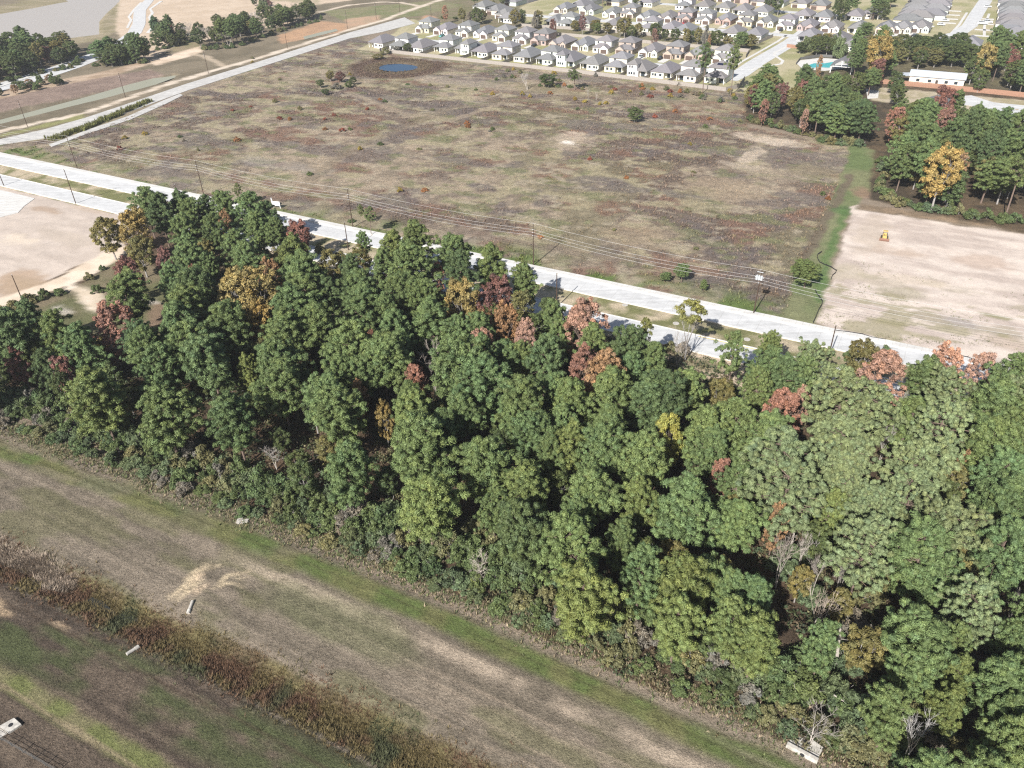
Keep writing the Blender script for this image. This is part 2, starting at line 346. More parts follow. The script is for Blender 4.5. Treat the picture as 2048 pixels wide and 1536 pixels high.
def dab(px, py, w, h, c, amt=1.0, r=None):        # a patch of cover, w/h in metres
    a, b = abpx(px, py); e = 1.1 - np.sqrt(((wa - a) / w) ** 2 + ((wb - b) / h) ** 2) + (nC - 0.5) * 1.3 + (nB - .5) * 1.2
    put(np.clip(soft(e, 0.4) * amt, 0, 1), C(*c), r)
for p in ((1140, 282, 6, 10, SAND, .5), (1138, 286, 3.5, 2.2, (0.78, 0.70, 0.60), .95), (1143, 265, 1.5, 1.5, SAND, .8), (1545, 283, 9, 4, (0.56, 0.47, 0.37), .9), (1515, 275, 8, 4, (0.52, 0.43, 0.33), .9), (1505, 310, 3, 11, (0.52, 0.43, 0.33), .85), (1490, 332, 7, 3, (0.46, 0.38, 0.29), .75), (1560, 350, 8, 5, (0.37, 0.30, 0.22), .6), (1640, 345, 10, 5, (0.30, 0.25, 0.16), .6),
          (705, 310, 14, 5, (0.20, 0.155, 0.125), .6), (930, 165, 26, 5, (0.34, 0.28, 0.22), .75), (560, 330, 18, 4, (0.33, 0.29, 0.25), .5), (1280, 470, 9, 8, (0.36, 0.285, 0.19), .6), (1450, 380, 12, 10, (0.37, 0.29, 0.20), .7), (1100, 180, 24, 6, (0.30, 0.25, 0.15), .6)): dab(*p)
put(soft(sdline(PX((700, 185), (800, 225), (905, 240), (1010, 205)), 2.2)) * .6, C(*TAN), None)
put(soft(sdline(PX((610, 370), (700, 300), (905, 215), (1180, 190), (1480, 215)), 2.6)) * .5, C(0.25, 0.20, 0.14), None)
put(soft(sdline(PX((860, 452), (1060, 490), (1250, 520)), 2.0)) * .55, C(0.26, 0.20, 0.155), None)
# band along the field's road edge
edge = (B_ > 171.5) & (B_ < 186); put(edge * sstep(0.42, 0.58, nC * 0.6 + nB * 0.4) * sstep(186, 174, B_) * (A_ < -16), mixn((0.30, 0.26, 0.18), GRN, nB, 0.4, 0.6), 0.6)
put(soft(sdpoly(PX((520, 408), (580, 420), (700, 447), (800, 466), (800, 476), (560, 428)))) * .85, mixn(GRN, OLV, nC), 0.5)
put(soft(sdpoly(PX((10, 300), (60, 290), (140, 318), (110, 330)))) * .9, mixn(GRN, OLV, nC), 0.5)
# pond margin
pc = abpx(795, 134); pr = np.sqrt(((wa - pc[0]) / 16.0) ** 2 + ((wb - pc[1]) / 15.0) ** 2)
put(sstep(2.0, 1.5, pr) * ((B_ < 380)), C(0.12, 0.085, 0.065), 0.8); put(sstep(1.25, 1.1, pr), C(0.13, 0.10, 0.068), 0.6)
Z -= 1.2 * sstep(1.05, 0.7, np.sqrt(((A_ - pc[0]) / 12.2) ** 2 + ((B_ - pc[1]) / 11.5) ** 2))
# grass path between field and cleared lot
put(soft(sdpoly(PX((1742, 205), (1762, 300), (1756, 375), (1705, 410), (1680, 470), (1655, 560), (1628, 650), (1560, 640), (1590, 560), (1640, 450), (1690, 330), (1715, 230)))), mixn((0.130, 0.165, 0.070), (0.185, 0.19, 0.10), nB), 0.55, 'grass_path')
put(soft(sdline(PX((1700, 350), (1600, 540)), 1.4)) * .8, C(0.14, 0.105, 0.08)); dab(1725, 385, 3, 4, (0.24, 0.155, 0.11), .8); dab(1690, 420, 3, 3, (0.09, 0.14, 0.055), .8)
put(soft(sdline(PX((1690, 420), (1652, 520), (1640, 600)), 1.1)) * .7, C(0.09, 0.155, 0.05))
# cleared sandy lot
lot = sdpoly(PX((1708, 408), (1716, 420), (1790, 430), (1900, 448), (2060, 470), (2300, 520), (2400, 860), (2048, 742), (1660, 655), (1630, 640), (1662, 560)))
st = fbm(A_ / 5.0, B_, 2.4, 4, 31)
lc = mixn((0.545, 0.468, 0.402), (0.42, 0.35, 0.30), st * .5 + nB * .3 + nC * .2, 0.40, 0.62)
put(soft(lot, 0.5), lc, 0.28, 'sand_lot')
for p in ((1740, 470, 4, 12, (0.40, 0.33, 0.26), .6), (1800, 505, 6, 3, (0.40, 0.31, 0.24), .7), (1950, 520, 8, 4, (0.42, 0.32, 0.25), .6), (1830, 560, 10, 2, (0.48, 0.40, 0.31), .6), (1740, 560, 9, 3, (0.36, 0.31, 0.23), .55), (1790, 585, 6, 2, (0.28, 0.25, 0.17), .6), (1880, 640, 5, 2.2, (0.30, 0.26, 0.19), .8), (1960, 655, 8, 2.2, (0.31, 0.265, 0.20), .8), (1930, 645, 4, 1.4, (0.32, 0.28, 0.25), .9), (1780, 645, 3, 1.2, (0.24, 0.22, 0.12), .7), (2020, 685, 6, 3, (0.40, 0.32, 0.25), .7), (1700, 545, 3, 4, (0.42, 0.36, 0.28), .6), (1990, 630, 3, 1, (0.24, 0.23, 0.13), .7)): dab(*p)
pv = sstep(0.60, 0.68, fbm(A_ / 2.5, B_, 3.0, 4, 41)) * (lot > 0.5) * sstep(215, 190, B_)
put(pv * .7, C(0.25, 0.225, 0.13))
put(soft(sdpoly(PX((1716, 405), (1800, 418), (2060, 452), (2060, 462), (1960, 452), (1790, 428), (1720, 418)))) * .9, mixn((0.20, 0.15, 0.10), (0.28, 0.20, 0.13), nC), 0.6)
# wooded ground right of the path and the housing ground
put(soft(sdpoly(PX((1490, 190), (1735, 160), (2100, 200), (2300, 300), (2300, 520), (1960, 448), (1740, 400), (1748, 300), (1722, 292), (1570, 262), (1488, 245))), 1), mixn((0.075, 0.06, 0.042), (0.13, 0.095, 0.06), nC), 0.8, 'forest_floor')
hous = sdpoly([(-318, 389), (-290, 388.5), (-170, 383), (-92, 376.5), (-60, 372), (-60, 430), (60, 418), (200, 418), (600, 500), (600, 900), (-330, 900), (-360, 520), (-345, 480), (-328, 440)], warp=False)
put(soft(hous, 0.5), mixn((0.38, 0.335, 0.215), (0.27, 0.26, 0.13), nB), 0.4, 'housing_ground')
strip = sdpoly([(-270, 472), (-105, 465), (-104, 494), (-260, 500)]); put(soft(strip, 1) * .85, mixn((0.12, 0.12, 0.06), (0.17, 0.14, 0.085), nC), 0.6)
put(soft(sdpoly([(-340, 486), (-268, 474), (-262, 500), (-300, 560), (-320, 700), (-420, 700), (-375, 500)]), 1), mixn((0.20, 0.165, 0.11), (0.16, 0.15, 0.08), nC), 0.6)
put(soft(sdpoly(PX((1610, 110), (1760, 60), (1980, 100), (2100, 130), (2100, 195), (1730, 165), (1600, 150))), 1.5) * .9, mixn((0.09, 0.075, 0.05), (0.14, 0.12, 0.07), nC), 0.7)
put(soft(sdpoly(PX((1740, 172), (2100, 206), (2100, 260), (1960, 230), (1740, 200))), 1.0), mixn((0.30, 0.26, 0.16), (0.40, 0.34, 0.25), nC), 0.4)
# verges beside the two carriageways
vg = (B_ > 146.5) & (B_ < 172.3)
put(vg * 1.0, mixn((0.44, 0.365, 0.255), (0.17, 0.17, 0.075), nB * 0.4 + nC * 0.6, 0.40, 0.62), 0.6, 'road_verge')
# woodlot floor
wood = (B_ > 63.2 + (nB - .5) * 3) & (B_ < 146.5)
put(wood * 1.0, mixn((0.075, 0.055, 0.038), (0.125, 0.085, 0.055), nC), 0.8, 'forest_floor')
put(soft(sdpoly(PX((1290, 690), (1440, 690), (1520, 740), (1640, 770), (1560, 810), (1440, 830), (1290, 770)))), mixn((0.46, 0.37, 0.27), (0.22, 0.19, 0.115), nC, 0.4, 0.6), 0.5)
put(soft(sdpoly(PX((1640, 715), (1900, 780), (2100, 830), (2100, 850), (1640, 745)))), mixn((0.36, 0.29, 0.20), (0.20, 0.18, 0.10), nC, 0.4, 0.6), 0.5)
# left: grassy clearing, dirt road, building site
put(soft(sdpoly(PX((-120, 640), (0, 615), (60, 590), (150, 575), (200, 540), (240, 505), (300, 520), (345, 575), (350, 660), (260, 700), (120, 690), (0, 690), (-150, 760)))), mixn((0.125, 0.125, 0.062), (0.19, 0.155, 0.10), nB), 0.6, 'clearing')
put(soft(sdpoly(PX((300, 600), (330, 610), (345, 660), (280, 670)))) * .8, C(0.22, 0.15, 0.105)); dab(285, 600, 5, 1.6, (0.5, 0.46, 0.40), .8)
put(soft(sdline(PX((-60, 600), (60, 590), (130, 590)), 1.7)) * .8, C(0.11, 0.105, 0.06), 0.9)
put(soft(sdpoly(PX((-400, 330), (0, 374), (120, 402), (262, 434), (250, 492), (215, 508), (130, 545), (0, 605), (-300, 720), (-700, 500))), 0.5), mixn((0.50, 0.425, 0.36), (0.41, 0.345, 0.29), fbm(A_ / 4, B_, 3, 4, 51) * .5 + nB * .3 + nC * .2), 0.25, 'building_site')
for p in ((40, 560, 7, 5, (0.36, 0.26, 0.18), .8), (20, 575, 5, 3, (0.34, 0.25, 0.17), .7), (70, 570, 8, 2.0, (0.32, 0.24, 0.16), .6), (30, 480, 8, 3, (0.58, 0.49, 0.38), .6), (150, 480, 16, 3, (0.40, 0.335, 0.27), .6), (90, 420, 6, 1.2, (0.33, 0.24, 0.17), .7), (180, 420, 7, 1.2, (0.42, 0.33, 0.25), .6)): dab(*p)
put(soft(sdline(PX((-150, 670), (0, 608), (135, 560), (200, 525), (245, 500)), 3.3), 0.5), mixn((0.62, 0.52, 0.41), (0.54, 0.44, 0.335), nC), 0.2, 'dirt_road')
put(soft(sdpoly(PX((135, 550), (160, 575), (210, 585), (212, 615), (190, 630), (165, 600), (130, 580))), 0.7), mixn((0.62, 0.53, 0.43), (0.48, 0.40, 0.30), nC), 0.2, 'dirt_road'); dab(130, 622, 3, 1.5, (0.5, 0.45, 0.38), .7)
# foreground mown corridor
gc = np.interp(A_, [-144, -95, -45, -14, 20], [54.9, 58.7, 60.2, 59.7, 59.5])
cor = B_ < 64.0 + (nB - .5) * 2.4
nM = fbm(A_ / 40.0, B_, .9, 3, 65); fg = mixn((0.238, 0.196, 0.148), (0.160, 0.134, 0.100), nS * .22 + nB * .18 + nM * .6, 0.38, 0.62)
put(cor * 1.0, fg, 0.75, 'mown_corridor')
put(cor * sstep(0.52, 0.64, fbm(A_ / 3, B_, 5, 4, 61)) * .5, C(0.135, 0.135, 0.062))
put(cor * sstep(2.6, 1.0, np.abs(B_ - gc + (nC - .5) * 1.2)) * (0.45 + .55 * sstep(.35, .55, fbm(A_ / 4, B_, 3, 3, 63))), mixn((0.105, 0.135, 0.046), (0.15, 0.15, 0.065), nC), 0.7)
put(cor * sstep(0.28, 0.12, np.abs(B_ - gc - 0.2)) * .55, C(0.075, 0.075, 0.035)); put(cor * sstep(0.22, 0.1, np.abs(B_ - gc - 1.7)) * .45, C(0.10, 0.085, 0.05))
put(cor * sstep(1.5, 0.5, np.abs(B_ - gc + 4.0 + (nC - .5) * 1.4)) * sstep(-92, -70, A_) * sstep(.34, .58, nS * .5 + nC * .5) * .85, C(0.40, 0.325, 0.245) * .95 * (.85 + .3 * nS[:, None]), 0.6)
put(cor * sstep(1.2, 0.3, np.abs(B_ - 63.4 + (nC - .5) * 2.0)) * .6, C(0.27, 0.215, 0.16))
for k, bb in enumerate((46.5, 48.2, 50.4, 52.0)): put(cor * sstep(0.3, 0.12, np.abs(B_ - bb - (fbm(A_, A_ * 0, 30, 2, 70 + k) - .5) * 1.5)) * sstep(-60, -40, A_) * .5, C(0.34, 0.27, 0.20))
# pale straw spill and streaks
for p in ((380, 1162, .7, 1.5, (0.58, 0.45, 0.31), .9), (398, 1182, .5, 1.0, (0.55, 0.43, 0.30), .8)): dab(*p)
for q in (((352, 1190), (378, 1150), (420, 1128)), ((425, 1175), (465, 1150), (500, 1140)), ((430, 1182), (460, 1172), (480, 1180)), ((395, 1145), (440, 1132)), ((360, 1192), (385, 1165)), ((368, 1194), (396, 1165)), ((350, 1182), (372, 1160), (405, 1130)), ((470, 1160), (500, 1152))): put(soft(sdline(PX(*q), 0.32), .25) * (0.5 + .5 * sstep(.4, .6, nC)), C(0.52, 0.42, 0.28))
put(soft(1.1 - np.sqrt(((wa + 60) / 12) ** 2 + ((wb - 53) / 3.5) ** 2), .3) * .4, C(0.13, 0.15, 0.06))
# ditch and the rough ground this side of it
dc = np.interp(A_, [-125, -100, -58, -35, 0], [37.2, 38.8, 40.6, 41.4, 42.5]); dd = B_ - dc; dw = 3.3 + (nB - .5) * 1.2
Z -= 1.5 * np.exp(-(dd / 2.6) ** 2)
near = cor & (dd < -3.5)
put(near * 1.0, mixn((0.088, 0.068, 0.052), (0.140, 0.108, 0.080), nS * .2 + nB * .2 + nM * .6, .40, .60), 0.85)
gl = np.interp(A_, [-115, -85, -45], [24.5, 28.8, 31.0])
put(near * sstep(.4, .58, fbm(A_ / 2.5, B_, 4, 4, 81)) * sstep(5.5, 2.5, np.abs(B_ - gl - 2.2)) * .85, C(0.082, 0.098, 0.042))
put(cor * sstep(1.9, 0.9, np.abs(B_ - np.interp(A_, [-115, -92, -60], [21.8, 24.0, 24.6]) + (nC - .5))) * .9, mixn((0.15, 0.165, 0.06), (0.19, 0.175, 0.09), nC), 0.7)
put(cor * sstep(0.4, 0.2, np.abs(B_ - np.interp(A_, [-115, -92, -60], [20.9, 23.2, 23.8]))) * .7, C(0.27, 0.21, 0.14))
put(cor * sstep(0.3, 0.1, np.abs(dd + 6.2 + (nC - .5))) * .6, C(0.07, 0.05, 0.035)); dab(10, 1215, 3.0, 0.5, (0.42, 0.31, 0.20), .8); dab(120, 1245, 2.0, 0.4, (0.40, 0.30, 0.20), .8)
put(sstep(1.0, 0.75, np.abs(dd) / dw) * cor, mixn((0.135, 0.105, 0.062), (0.17, 0.145, 0.07), nC), 0.9, 'ditch')
# upper left: banks, dirt, tracks
def up_(poly, c0, c1, r, name=None, e=1.2): put(soft(sdpoly(PX(*poly)), e), mixn(c0, c1, nB * .5 + nC * .5), r, name)
up_([(-80, 20), (0, 12), (110, -12), (400, -12), (240, 60), (200, 80), (-80, 130)], (0.22, 0.19, 0.11), (0.30, 0.25, 0.17), 0.5)
up_([(240, -12), (320, -12), (700, -12), (760, -6), (560, 18), (590, 45), (440, 72), (330, 100), (300, 128), (255, 90), (230, 60)], (0.50, 0.40, 0.30), (0.44, 0.345, 0.25), 0.25, 'graded_earth')
up_([(300, -12), (520, 0), (640, 10), (640, 0), (500, -12)], (0.42, 0.34, 0.25), (0.30, 0.26, 0.16), 0.4)
up_([(330, 70), (395, 60), (400, 95), (345, 105)], (0.19, 0.175, 0.09), (0.25, 0.20, 0.13), 0.5)
up_([(300, 120), (400, 92), (405, 105), (310, 132)], SAND, (0.46, 0.36, 0.26), 0.25); up_([(-60, 190), (200, 145), (300, 118), (300, 128), (200, 160), (-60, 215)], (0.44, 0.34, 0.25), (0.30, 0.22, 0.15), 0.4)
up_([(-80, 215), (150, 165), (300, 138), (330, 150), (180, 185), (-80, 240)], (0.21, 0.155, 0.125), (0.27, 0.20, 0.16), 0.7)
up_([(555, 72), (640, 42), (700, 48), (690, 62), (560, 88)], (0.42, 0.265, 0.16), (0.34, 0.22, 0.14), 0.5)
up_([(640, 22), (860, 2), (930, 10), (840, 32), (690, 42)], (0.16, 0.17, 0.08), (0.21, 0.19, 0.11), 0.5); up_([(690, 38), (760, 30), (760, 42), (695, 58)], (0.40, 0.27, 0.18), (0.32, 0.25, 0.17), 0.4)
up_([(850, 30), (870, 32), (880, 44), (840, 44)], (0.46, 0.28, 0.17), (0.3, 0.2, 0.14), 0.4)
cb = np.interp(B_, [170, 205, 251, 295, 330], [-381, -377, -372, -369.8, -369]); cw = np.interp(B_, [170, 290, 297], [6.0, 4.5, 0.3])
Z -= 1.4 * sstep(1.7, 0.6, np.abs(A_ - cb) / (cw + 1.5)) * (B_ < 300) * (B_ > 172)
tr_ = sdline(PX((-60, 275), (0, 262), (171, 226), (342, 166), (513, 117), (700, 59), (774, 38), (803, 26), (841, 13), (880, 0), (900, -8)), 2.3); put(soft(tr_, 0.5), mixn((0.56, 0.48, 0.385), (0.48, 0.40, 0.31), nC), 0.2, 'dirt_track')
tr2 = sdline(PX((841, 13), (803, 5), (760, 4), (700, 10), (640, 24)), 2.0); put(soft(tr2, 0.5), C(0.50, 0.42, 0.33), 0.2, 'dirt_track')
tr3 = sdline(PX((380, 108), (410, 113), (430, 122), (448, 132)), 2.0); put(soft(tr3, .6) * .8, C(0.42, 0.34, 0.25), 0.3)
put(soft(sdpoly(PX((0, 275), (171, 236), (171, 228), (100, 245), (0, 268)))) * .7, C(0.26, 0.26, 0.10))
lakep = PX((-200, 60), (-60, 38), (0, 27), (64, 16), (129, 3), (150, -14), (250, -14), (240, 3), (217, 24), (201, 42), (201, 68), (161, 73), (60, 88), (-100, 115), (-300, 150))
lk = sdpoly(lakep, warp=False); Z -= 1.0 * sstep(-1, 4, lk)
# small relief, flat under paving
flat = ((B_ > 147) & (B_ < 172.2)) | (hous > -3)
Z += np.where(flat, 0.0, (nC - .5) * 0.28 + (fbm(A_, B_, 1.5, 3, 91) - .5) * 0.16 * (rough > .5)) * (np.abs(B_) < 900)

ia, ib = np.meshgrid(np.arange(len(ga) - 1), np.arange(len(gb) - 1), indexing='ij'); ia = ia.ravel(); ib = ib.ravel(); nb = len(gb)
Q = np.stack([ia * nb + ib, (ia + 1) * nb + ib, (ia + 1) * nb + ib + 1, ia * nb + ib + 1], 1)
WX = A_[:, None] * AH[None] + B_[:, None] * BH[None]; WV = np.concatenate([WX, Z[:, None]], 1)
fr = reg[Q[:, 0]]
for k, nm in enumerate(REG):
    f = Q[fr == k]
    if not len(f): continue
    u, inv = np.unique(f, return_inverse=True)
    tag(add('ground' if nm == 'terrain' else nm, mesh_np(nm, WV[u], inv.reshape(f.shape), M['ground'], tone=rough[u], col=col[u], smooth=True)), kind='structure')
def zat(a, b):
    i = np.clip(np.searchsorted(ga, a) - 1, 0, len(ga) - 2); j = np.clip(np.searchsorted(gb, b) - 1, 0, len(gb) - 2)
    return Z[(i * nb + j)]
def colat(a, b):
    i = np.clip(np.searchsorted(ga, a) - 1, 0, len(ga) - 2); j = np.clip(np.searchsorted(gb, b) - 1, 0, len(gb) - 2)
    return col[i * nb + j]
def regat(a, b):
    i = np.clip(np.searchsorted(ga, a) - 1, 0, len(ga) - 2); j = np.clip(np.searchsorted(gb, b) - 1, 0, len(gb) - 2)
    return reg[i * nb + j]

# ------------------------------------------------------------------ paving, kerbs, water
def sheet(name, pts, z, mat, th=0.06):            # closed slab from ab points
    return tag(MB().prism([xy(*p)[:2] for p in pts], z - th, z).obj(name, mat), kind='structure')
def ribbon(name, e1, e2, z, mat, th=0.10):        # slab between two surveyed edges
    p1 = [at(*q) for q in e1]; p2 = [at(*q) for q in e2]; b = MB(); n = len(p1); v = []
    for p, q in zip(p1, p2): v += [(p[0], p[1], z), (q[0], q[1], z), (p[0], p[1], z - th), (q[0], q[1], z - th)]
    b.v = v
    for i in range(n - 1):
        k = 4 * i; b.f += [(k, k + 1, k + 5, k + 4), (k + 1, k + 3, k + 7, k + 5), (k + 2, k, k + 4, k + 6)]
    b.f += [(0, 2, 3, 1), (4 * n - 4, 4 * n - 3, 4 * n - 1, 4 * n - 2)]
    return tag(b.obj(name, mat), kind='structure')
R0, R1 = -1200, 700
def strip_(name, b0, b1, z, mat, th=0.06, a0=R0, a1=R1): return sheet(name, [(a0, b0), (a1, b0), (a1, b1), (a0, b1)], z, mat, th)
strip_('carriageway', 148.2, 155.2, 0.16, M['road'], 0.2); strip_('carriageway', 162.9, 169.3, 0.16, M['road'], 0.2)
strip_('sidewalk', 170.1, 172.0, 0.22, M['walk'], 0.25)
for b0 in (147.95, 155.2, 162.65, 169.3): strip_('kerb', b0, b0 + 0.25, 0.30, M['curb'], 0.35)
strip_('yellow_kerb_line', 154.85, 155.05, 0.166, M['yline'], 0.005, -38, -12); strip_('yellow_kerb_line', 154.85, 155.05, 0.166, M['yline'], 0.005, -6, 30)
# lined drainage channel, its vegetated arm, curved road of the new estate
ribbon('drainage_channel', [(-60, 293), (0, 279), (90, 259), (171, 236), (273, 202), (376, 167), (513, 125), (700, 65), (745, 53), (809, 35)], [(-60, 304), (0, 290), (95, 276), (171, 253), (273, 219), (376, 181), (513, 137), (700, 77), (765, 64), (831, 47)], 0.14, M['chan'], 0.3)
ribbon('channel_lining', [(98, 290), (170, 262), (256, 233), (325, 202), (360, 188)], [(104, 294), (175, 268), (260, 240), (330, 209), (366, 191)], 0.16, M['chan'], 0.3)
ribbon('estate_road', [(296, -12), (290, 0), (268, 20), (265, 48), (255, 66), (215, 95), (140, 122), (80, 142), (0, 166), (-80, 190)], [(318, -12), (308, 0), (292, 20), (291, 48), (283, 66), (240, 103), (160, 135), (100, 155), (0, 183), (-80, 210)], 0.12, M['road'], 0.2)
ribbon('sidewalk', [(280, 5), (266, 19), (255, 34), (260, 40), (252, 56)], [(284, 5), (271, 19), (260, 34), (265, 40), (257, 56)], 0.10, M['walk'], 0.15)
ribbon('sidewalk', [(320, 2), (298, 18), (302, 26), (296, 35), (304, 52), (292, 66)], [(326, 2), (303, 18), (308, 26), (302, 35), (310, 52), (299, 66)], 0.10, M['walk'], 0.15)
ribbon('sidewalk', [(200, 108), (145, 127), (60, 152), (0, 172), (-80, 194)], [(202, 110), (147, 130), (62, 155), (0, 175), (-80, 198)], 0.30, M['walk'], 0.2)
sheet('concrete_pad', PX((-120, 352), (0, 380), (70, 397), (48, 413), (36, 426), (0, 435), (-160, 470)), 0.12, M['walk'], 0.2)
def water(name, pts, z, mat): return tag(MB().quad(*[(*xy(*p)[:2], z) for p in pts]).obj(name, mat), kind='structure')
water('lake_water', lakep, -0.35, M['lake'])
water('canal_water', PX((-80, 258), (0, 236), (171, 191), (300, 153), (345, 145), (358, 149), (308, 167), (171, 208), (0, 254), (-80, 276)), -0.75, M['canal'])
water('canal_water', PX((606, 74), (640, 65), (672, 58), (676, 62), (645, 70), (610, 79)), 0.12, M['canal'])
water('pond_water', [(pc[0] + 11.0 * math.cos(t) * (1 + .07 * math.sin(3 * t)), pc[1] + 9.4 * math.sin(t) * (1 + .08 * math.cos(2 * t))) for t in np.linspace(0, 2 * math.pi, 40)[:-1]], -0.35, M['pond'])
water('ditch_water', [(a, np.interp(a, [-125, -100, -58, -35, 0], [37.2, 38.8, 40.6, 41.4, 42.5]) + s * (.55 + .35 * math.sin(a * .7))) for s, r in ((-1, np.arange(-98, -86, 1.0)), (1, np.arange(-87, -99, -1.0))) for a in r], -1.25, water_mat('ditch_water', (0.03, 0.035, 0.035), 0.08))
# ------------------------------------------------------------------ tree prototypes (one of each kind, copied below)
def rnd(a, b): return random.uniform(a, b)
def leaves(cen, rad_, nt, ln, wd, rng, flat=0.45, zmin=-0.35, shade=None):
    n = len(cen); T = n * nt
    c = np.repeat(cen, nt, 0); r = np.repeat(rad_, nt)[:, None]
    d = rng.normal(size=(T, 3)); d /= np.linalg.norm(d, axis=1)[:, None]
    d[:, 2] = np.where(d[:, 2] < zmin, -d[:, 2], d[:, 2])
    p = c + d * r * rng.uniform(0.55, 1.06, (T, 1))
    nn = d + rng.normal(size=(T, 3)) * flat; nn /= np.linalg.norm(nn, axis=1)[:, None]
    L = np.cross(nn, rng.normal(size=(T, 3))); L /= np.linalg.norm(L, axis=1)[:, None] + 1e-9
    L += d * 0.35; S = np.cross(nn, L); S /= np.linalg.norm(S, axis=1)[:, None] + 1e-9
    l = ln * rng.uniform(0.7, 1.3, (T, 1)); w = wd * rng.uniform(0.7, 1.3, (T, 1))
    V = np.empty((T, 3, 3)); V[:, 0] = p - L * l * 0.45 - S * w * 0.5; V[:, 1] = p - L * l * 0.45 + S * w * 0.5; V[:, 2] = p + L * l * 0.55
    pt = rng.uniform(0.78, 1.22, n) if shade is None else shade
    global HUE; HUE = np.repeat(np.repeat(np.clip(rng.normal(.5, .22, n), 0, 1), nt) + rng.uniform(-.08, .08, T), 3)
    tone = np.repeat(np.repeat(pt, nt) * rng.uniform(0.68, 1.32, T), 3)
    return V.reshape(-1, 3), np.arange(T * 3).reshape(-1, 3), tone
def leafmesh(name, *a, **k):
    V, F, t = leaves(*a, **k); return mesh_np(name, V, F, M['leaf'], tone=t, hue=HUE)

def pine(seed, H=17.0, R=3.6, base=0.36, nl=13, per=7, pw=2.2, low=0.62, dens=1.0, pr=(0.38, 0.72), nt=92, gap=0.03):
    rng = np.random.default_rng(seed); b = MB(); cs = []; rs = []
    lean = rng.normal(size=2) * 0.45; lobe = rng.uniform(0, 6.28, 3); lamp = rng.uniform(.08, .22, 3)
    ax = lambda z: Vector((lean[0] * (z / H) ** 2 * 1.5, lean[1] * (z / H) ** 2 * 1.5, z))
    zs = [0, H * .3, H * .6, H * .85, H * .98]; r = [.23, .19, .14, .08, .03]
    for i in range(4): b.tube(ax(zs[i]), ax(zs[i + 1]), r[i], r[i + 1], 6, False)
    for k in range(nl):
        t = (k + .5) / nl; z = H * (base + (1 - base) * t)
        pf = (1 - t ** pw) ** 0.62 * (low + (1 - low) * min(1, t / 0.28)); az0 = rng.uniform(0, 6.28)
        m_ = max(3, int(per * (0.55 + .55 * pf) + rng.uniform(0, 1)))
        for j in range(m_):
            if rng.uniform() < gap: continue
            az = az0 + 6.283 * j / m_ + rng.normal() * .22; L = R * pf * rng.uniform(.62, 1.14) * (1 + sum(lamp[i] * math.sin((i + 1) * az + lobe[i] + t * 2) for i in range(3))) + .15
            o = ax(z); e = o + Vector((math.cos(az) * L, math.sin(az) * L, L * rng.uniform(-.02, .38)))
            if L > .8: b.tube(o, o.lerp(e, .9), .055, .02, 3, False)
            for q in (np.array([.42, .62, .80, .95, 1.05]) if L > 1.6 else np.array([.55, .85, 1.05])):
                if rng.uniform() > dens: continue
                p = np.array(o.lerp(e, float(q))) + rng.normal(size=3) * np.array([.34, .34, .22]); cs.append(p); rs.append(rng.uniform(*pr) * (0.8 + .2 * q))
    for q in range(4): cs.append(np.array(ax(H * (1 - .015 * q))) + rng.normal(size=3) * .25); rs.append(rng.uniform(.4, .6))
    cm = leafmesh('crown', np.array(cs), np.array(rs), nt, .36, .15, rng, flat=.32)
    return b.mesh('trunk', M['bark']), cm, H, R
def broad(seed, H=12.0, R=3.2, n=110, nt=85, ln=.34, wd=.26, zc=.62, vr=.40, bark='grey_bark', cone=0.0, pr=(.5, .85), fork=6):
    rng = np.random.default_rng(seed); b = MB(); cs = []; rs = []
    b.tube((0, 0, 0), (0.1, 0, H * .35), .2, .14, 6, False)
    lob = rng.normal(size=(7, 3)); lob /= np.linalg.norm(lob, axis=1)[:, None]
    for i in range(fork):
        az = 6.28 * i / fork + rng.normal() * .3; e = Vector((math.cos(az) * R * .6, math.sin(az) * R * .6, H * rng.uniform(.6, .85)))
        b.tube((0.1, 0, H * rng.uniform(.25, .35)), e, .09, .03, 4, False)
        for q in range(3): b.tube(Vector((0.1, 0, H * .3)).lerp(e, rng.uniform(.5, .9)), e + Vector(rng.normal(size=3) * R * .3), .04, .015, 3, False)
    for i in range(n):
        d = rng.normal(size=3); d /= np.linalg.norm(d)
        k = .80 + .34 * max(0, float(np.max(lob @ d)) - .55) / .45; u = rng.uniform(.35, 1.0) ** .45 * k
        z = d[2] * u * H * vr; rr = R * u * (1 - cone * sstep(-.2, 1, z / (H * vr)))
        cs.append((d[0] * rr, d[1] * rr, H * zc + z)); rs.append(rng.uniform(*pr))
    cm = leafmesh('crown', np.array(cs), np.array(rs), nt, ln, wd, rng)
    return b.mesh('trunk', M[bark]), cm, H, R
def bare(seed, H=10.0, R=3.0, twigs=True):
    rng = np.random.default_rng(seed); b = MB(); tips = MB()
    def grow(mb, p, d, L, r, lv):
        q = p + d * L; mb.tube(p, q, r, r * .62, 3 if lv else 5, False)
        if lv >= 4: return
        for k in range(3 if lv < 3 else 4):
            nd = (d + Vector(rng.normal(size=3)) * (.5 if lv else .38) + Vector((0, 0, .18))).normalized()
            grow(b if lv < 1 else tips, p.lerp(q, rng.uniform(.55, 1.0)) if k else q, nd, L * rng.uniform(.55, .8), max(r * .55, .022), lv + 1)
    for k in range(2): grow(b, Vector((k * .3, 0, 0)), Vector((rng.normal() * .12 + k * .2, rng.normal() * .12, 1)).normalized(), H * .36, .14, 0)
    return b.mesh('trunk', M['deadwood']), tips.mesh('crown', M['twig']), H, R
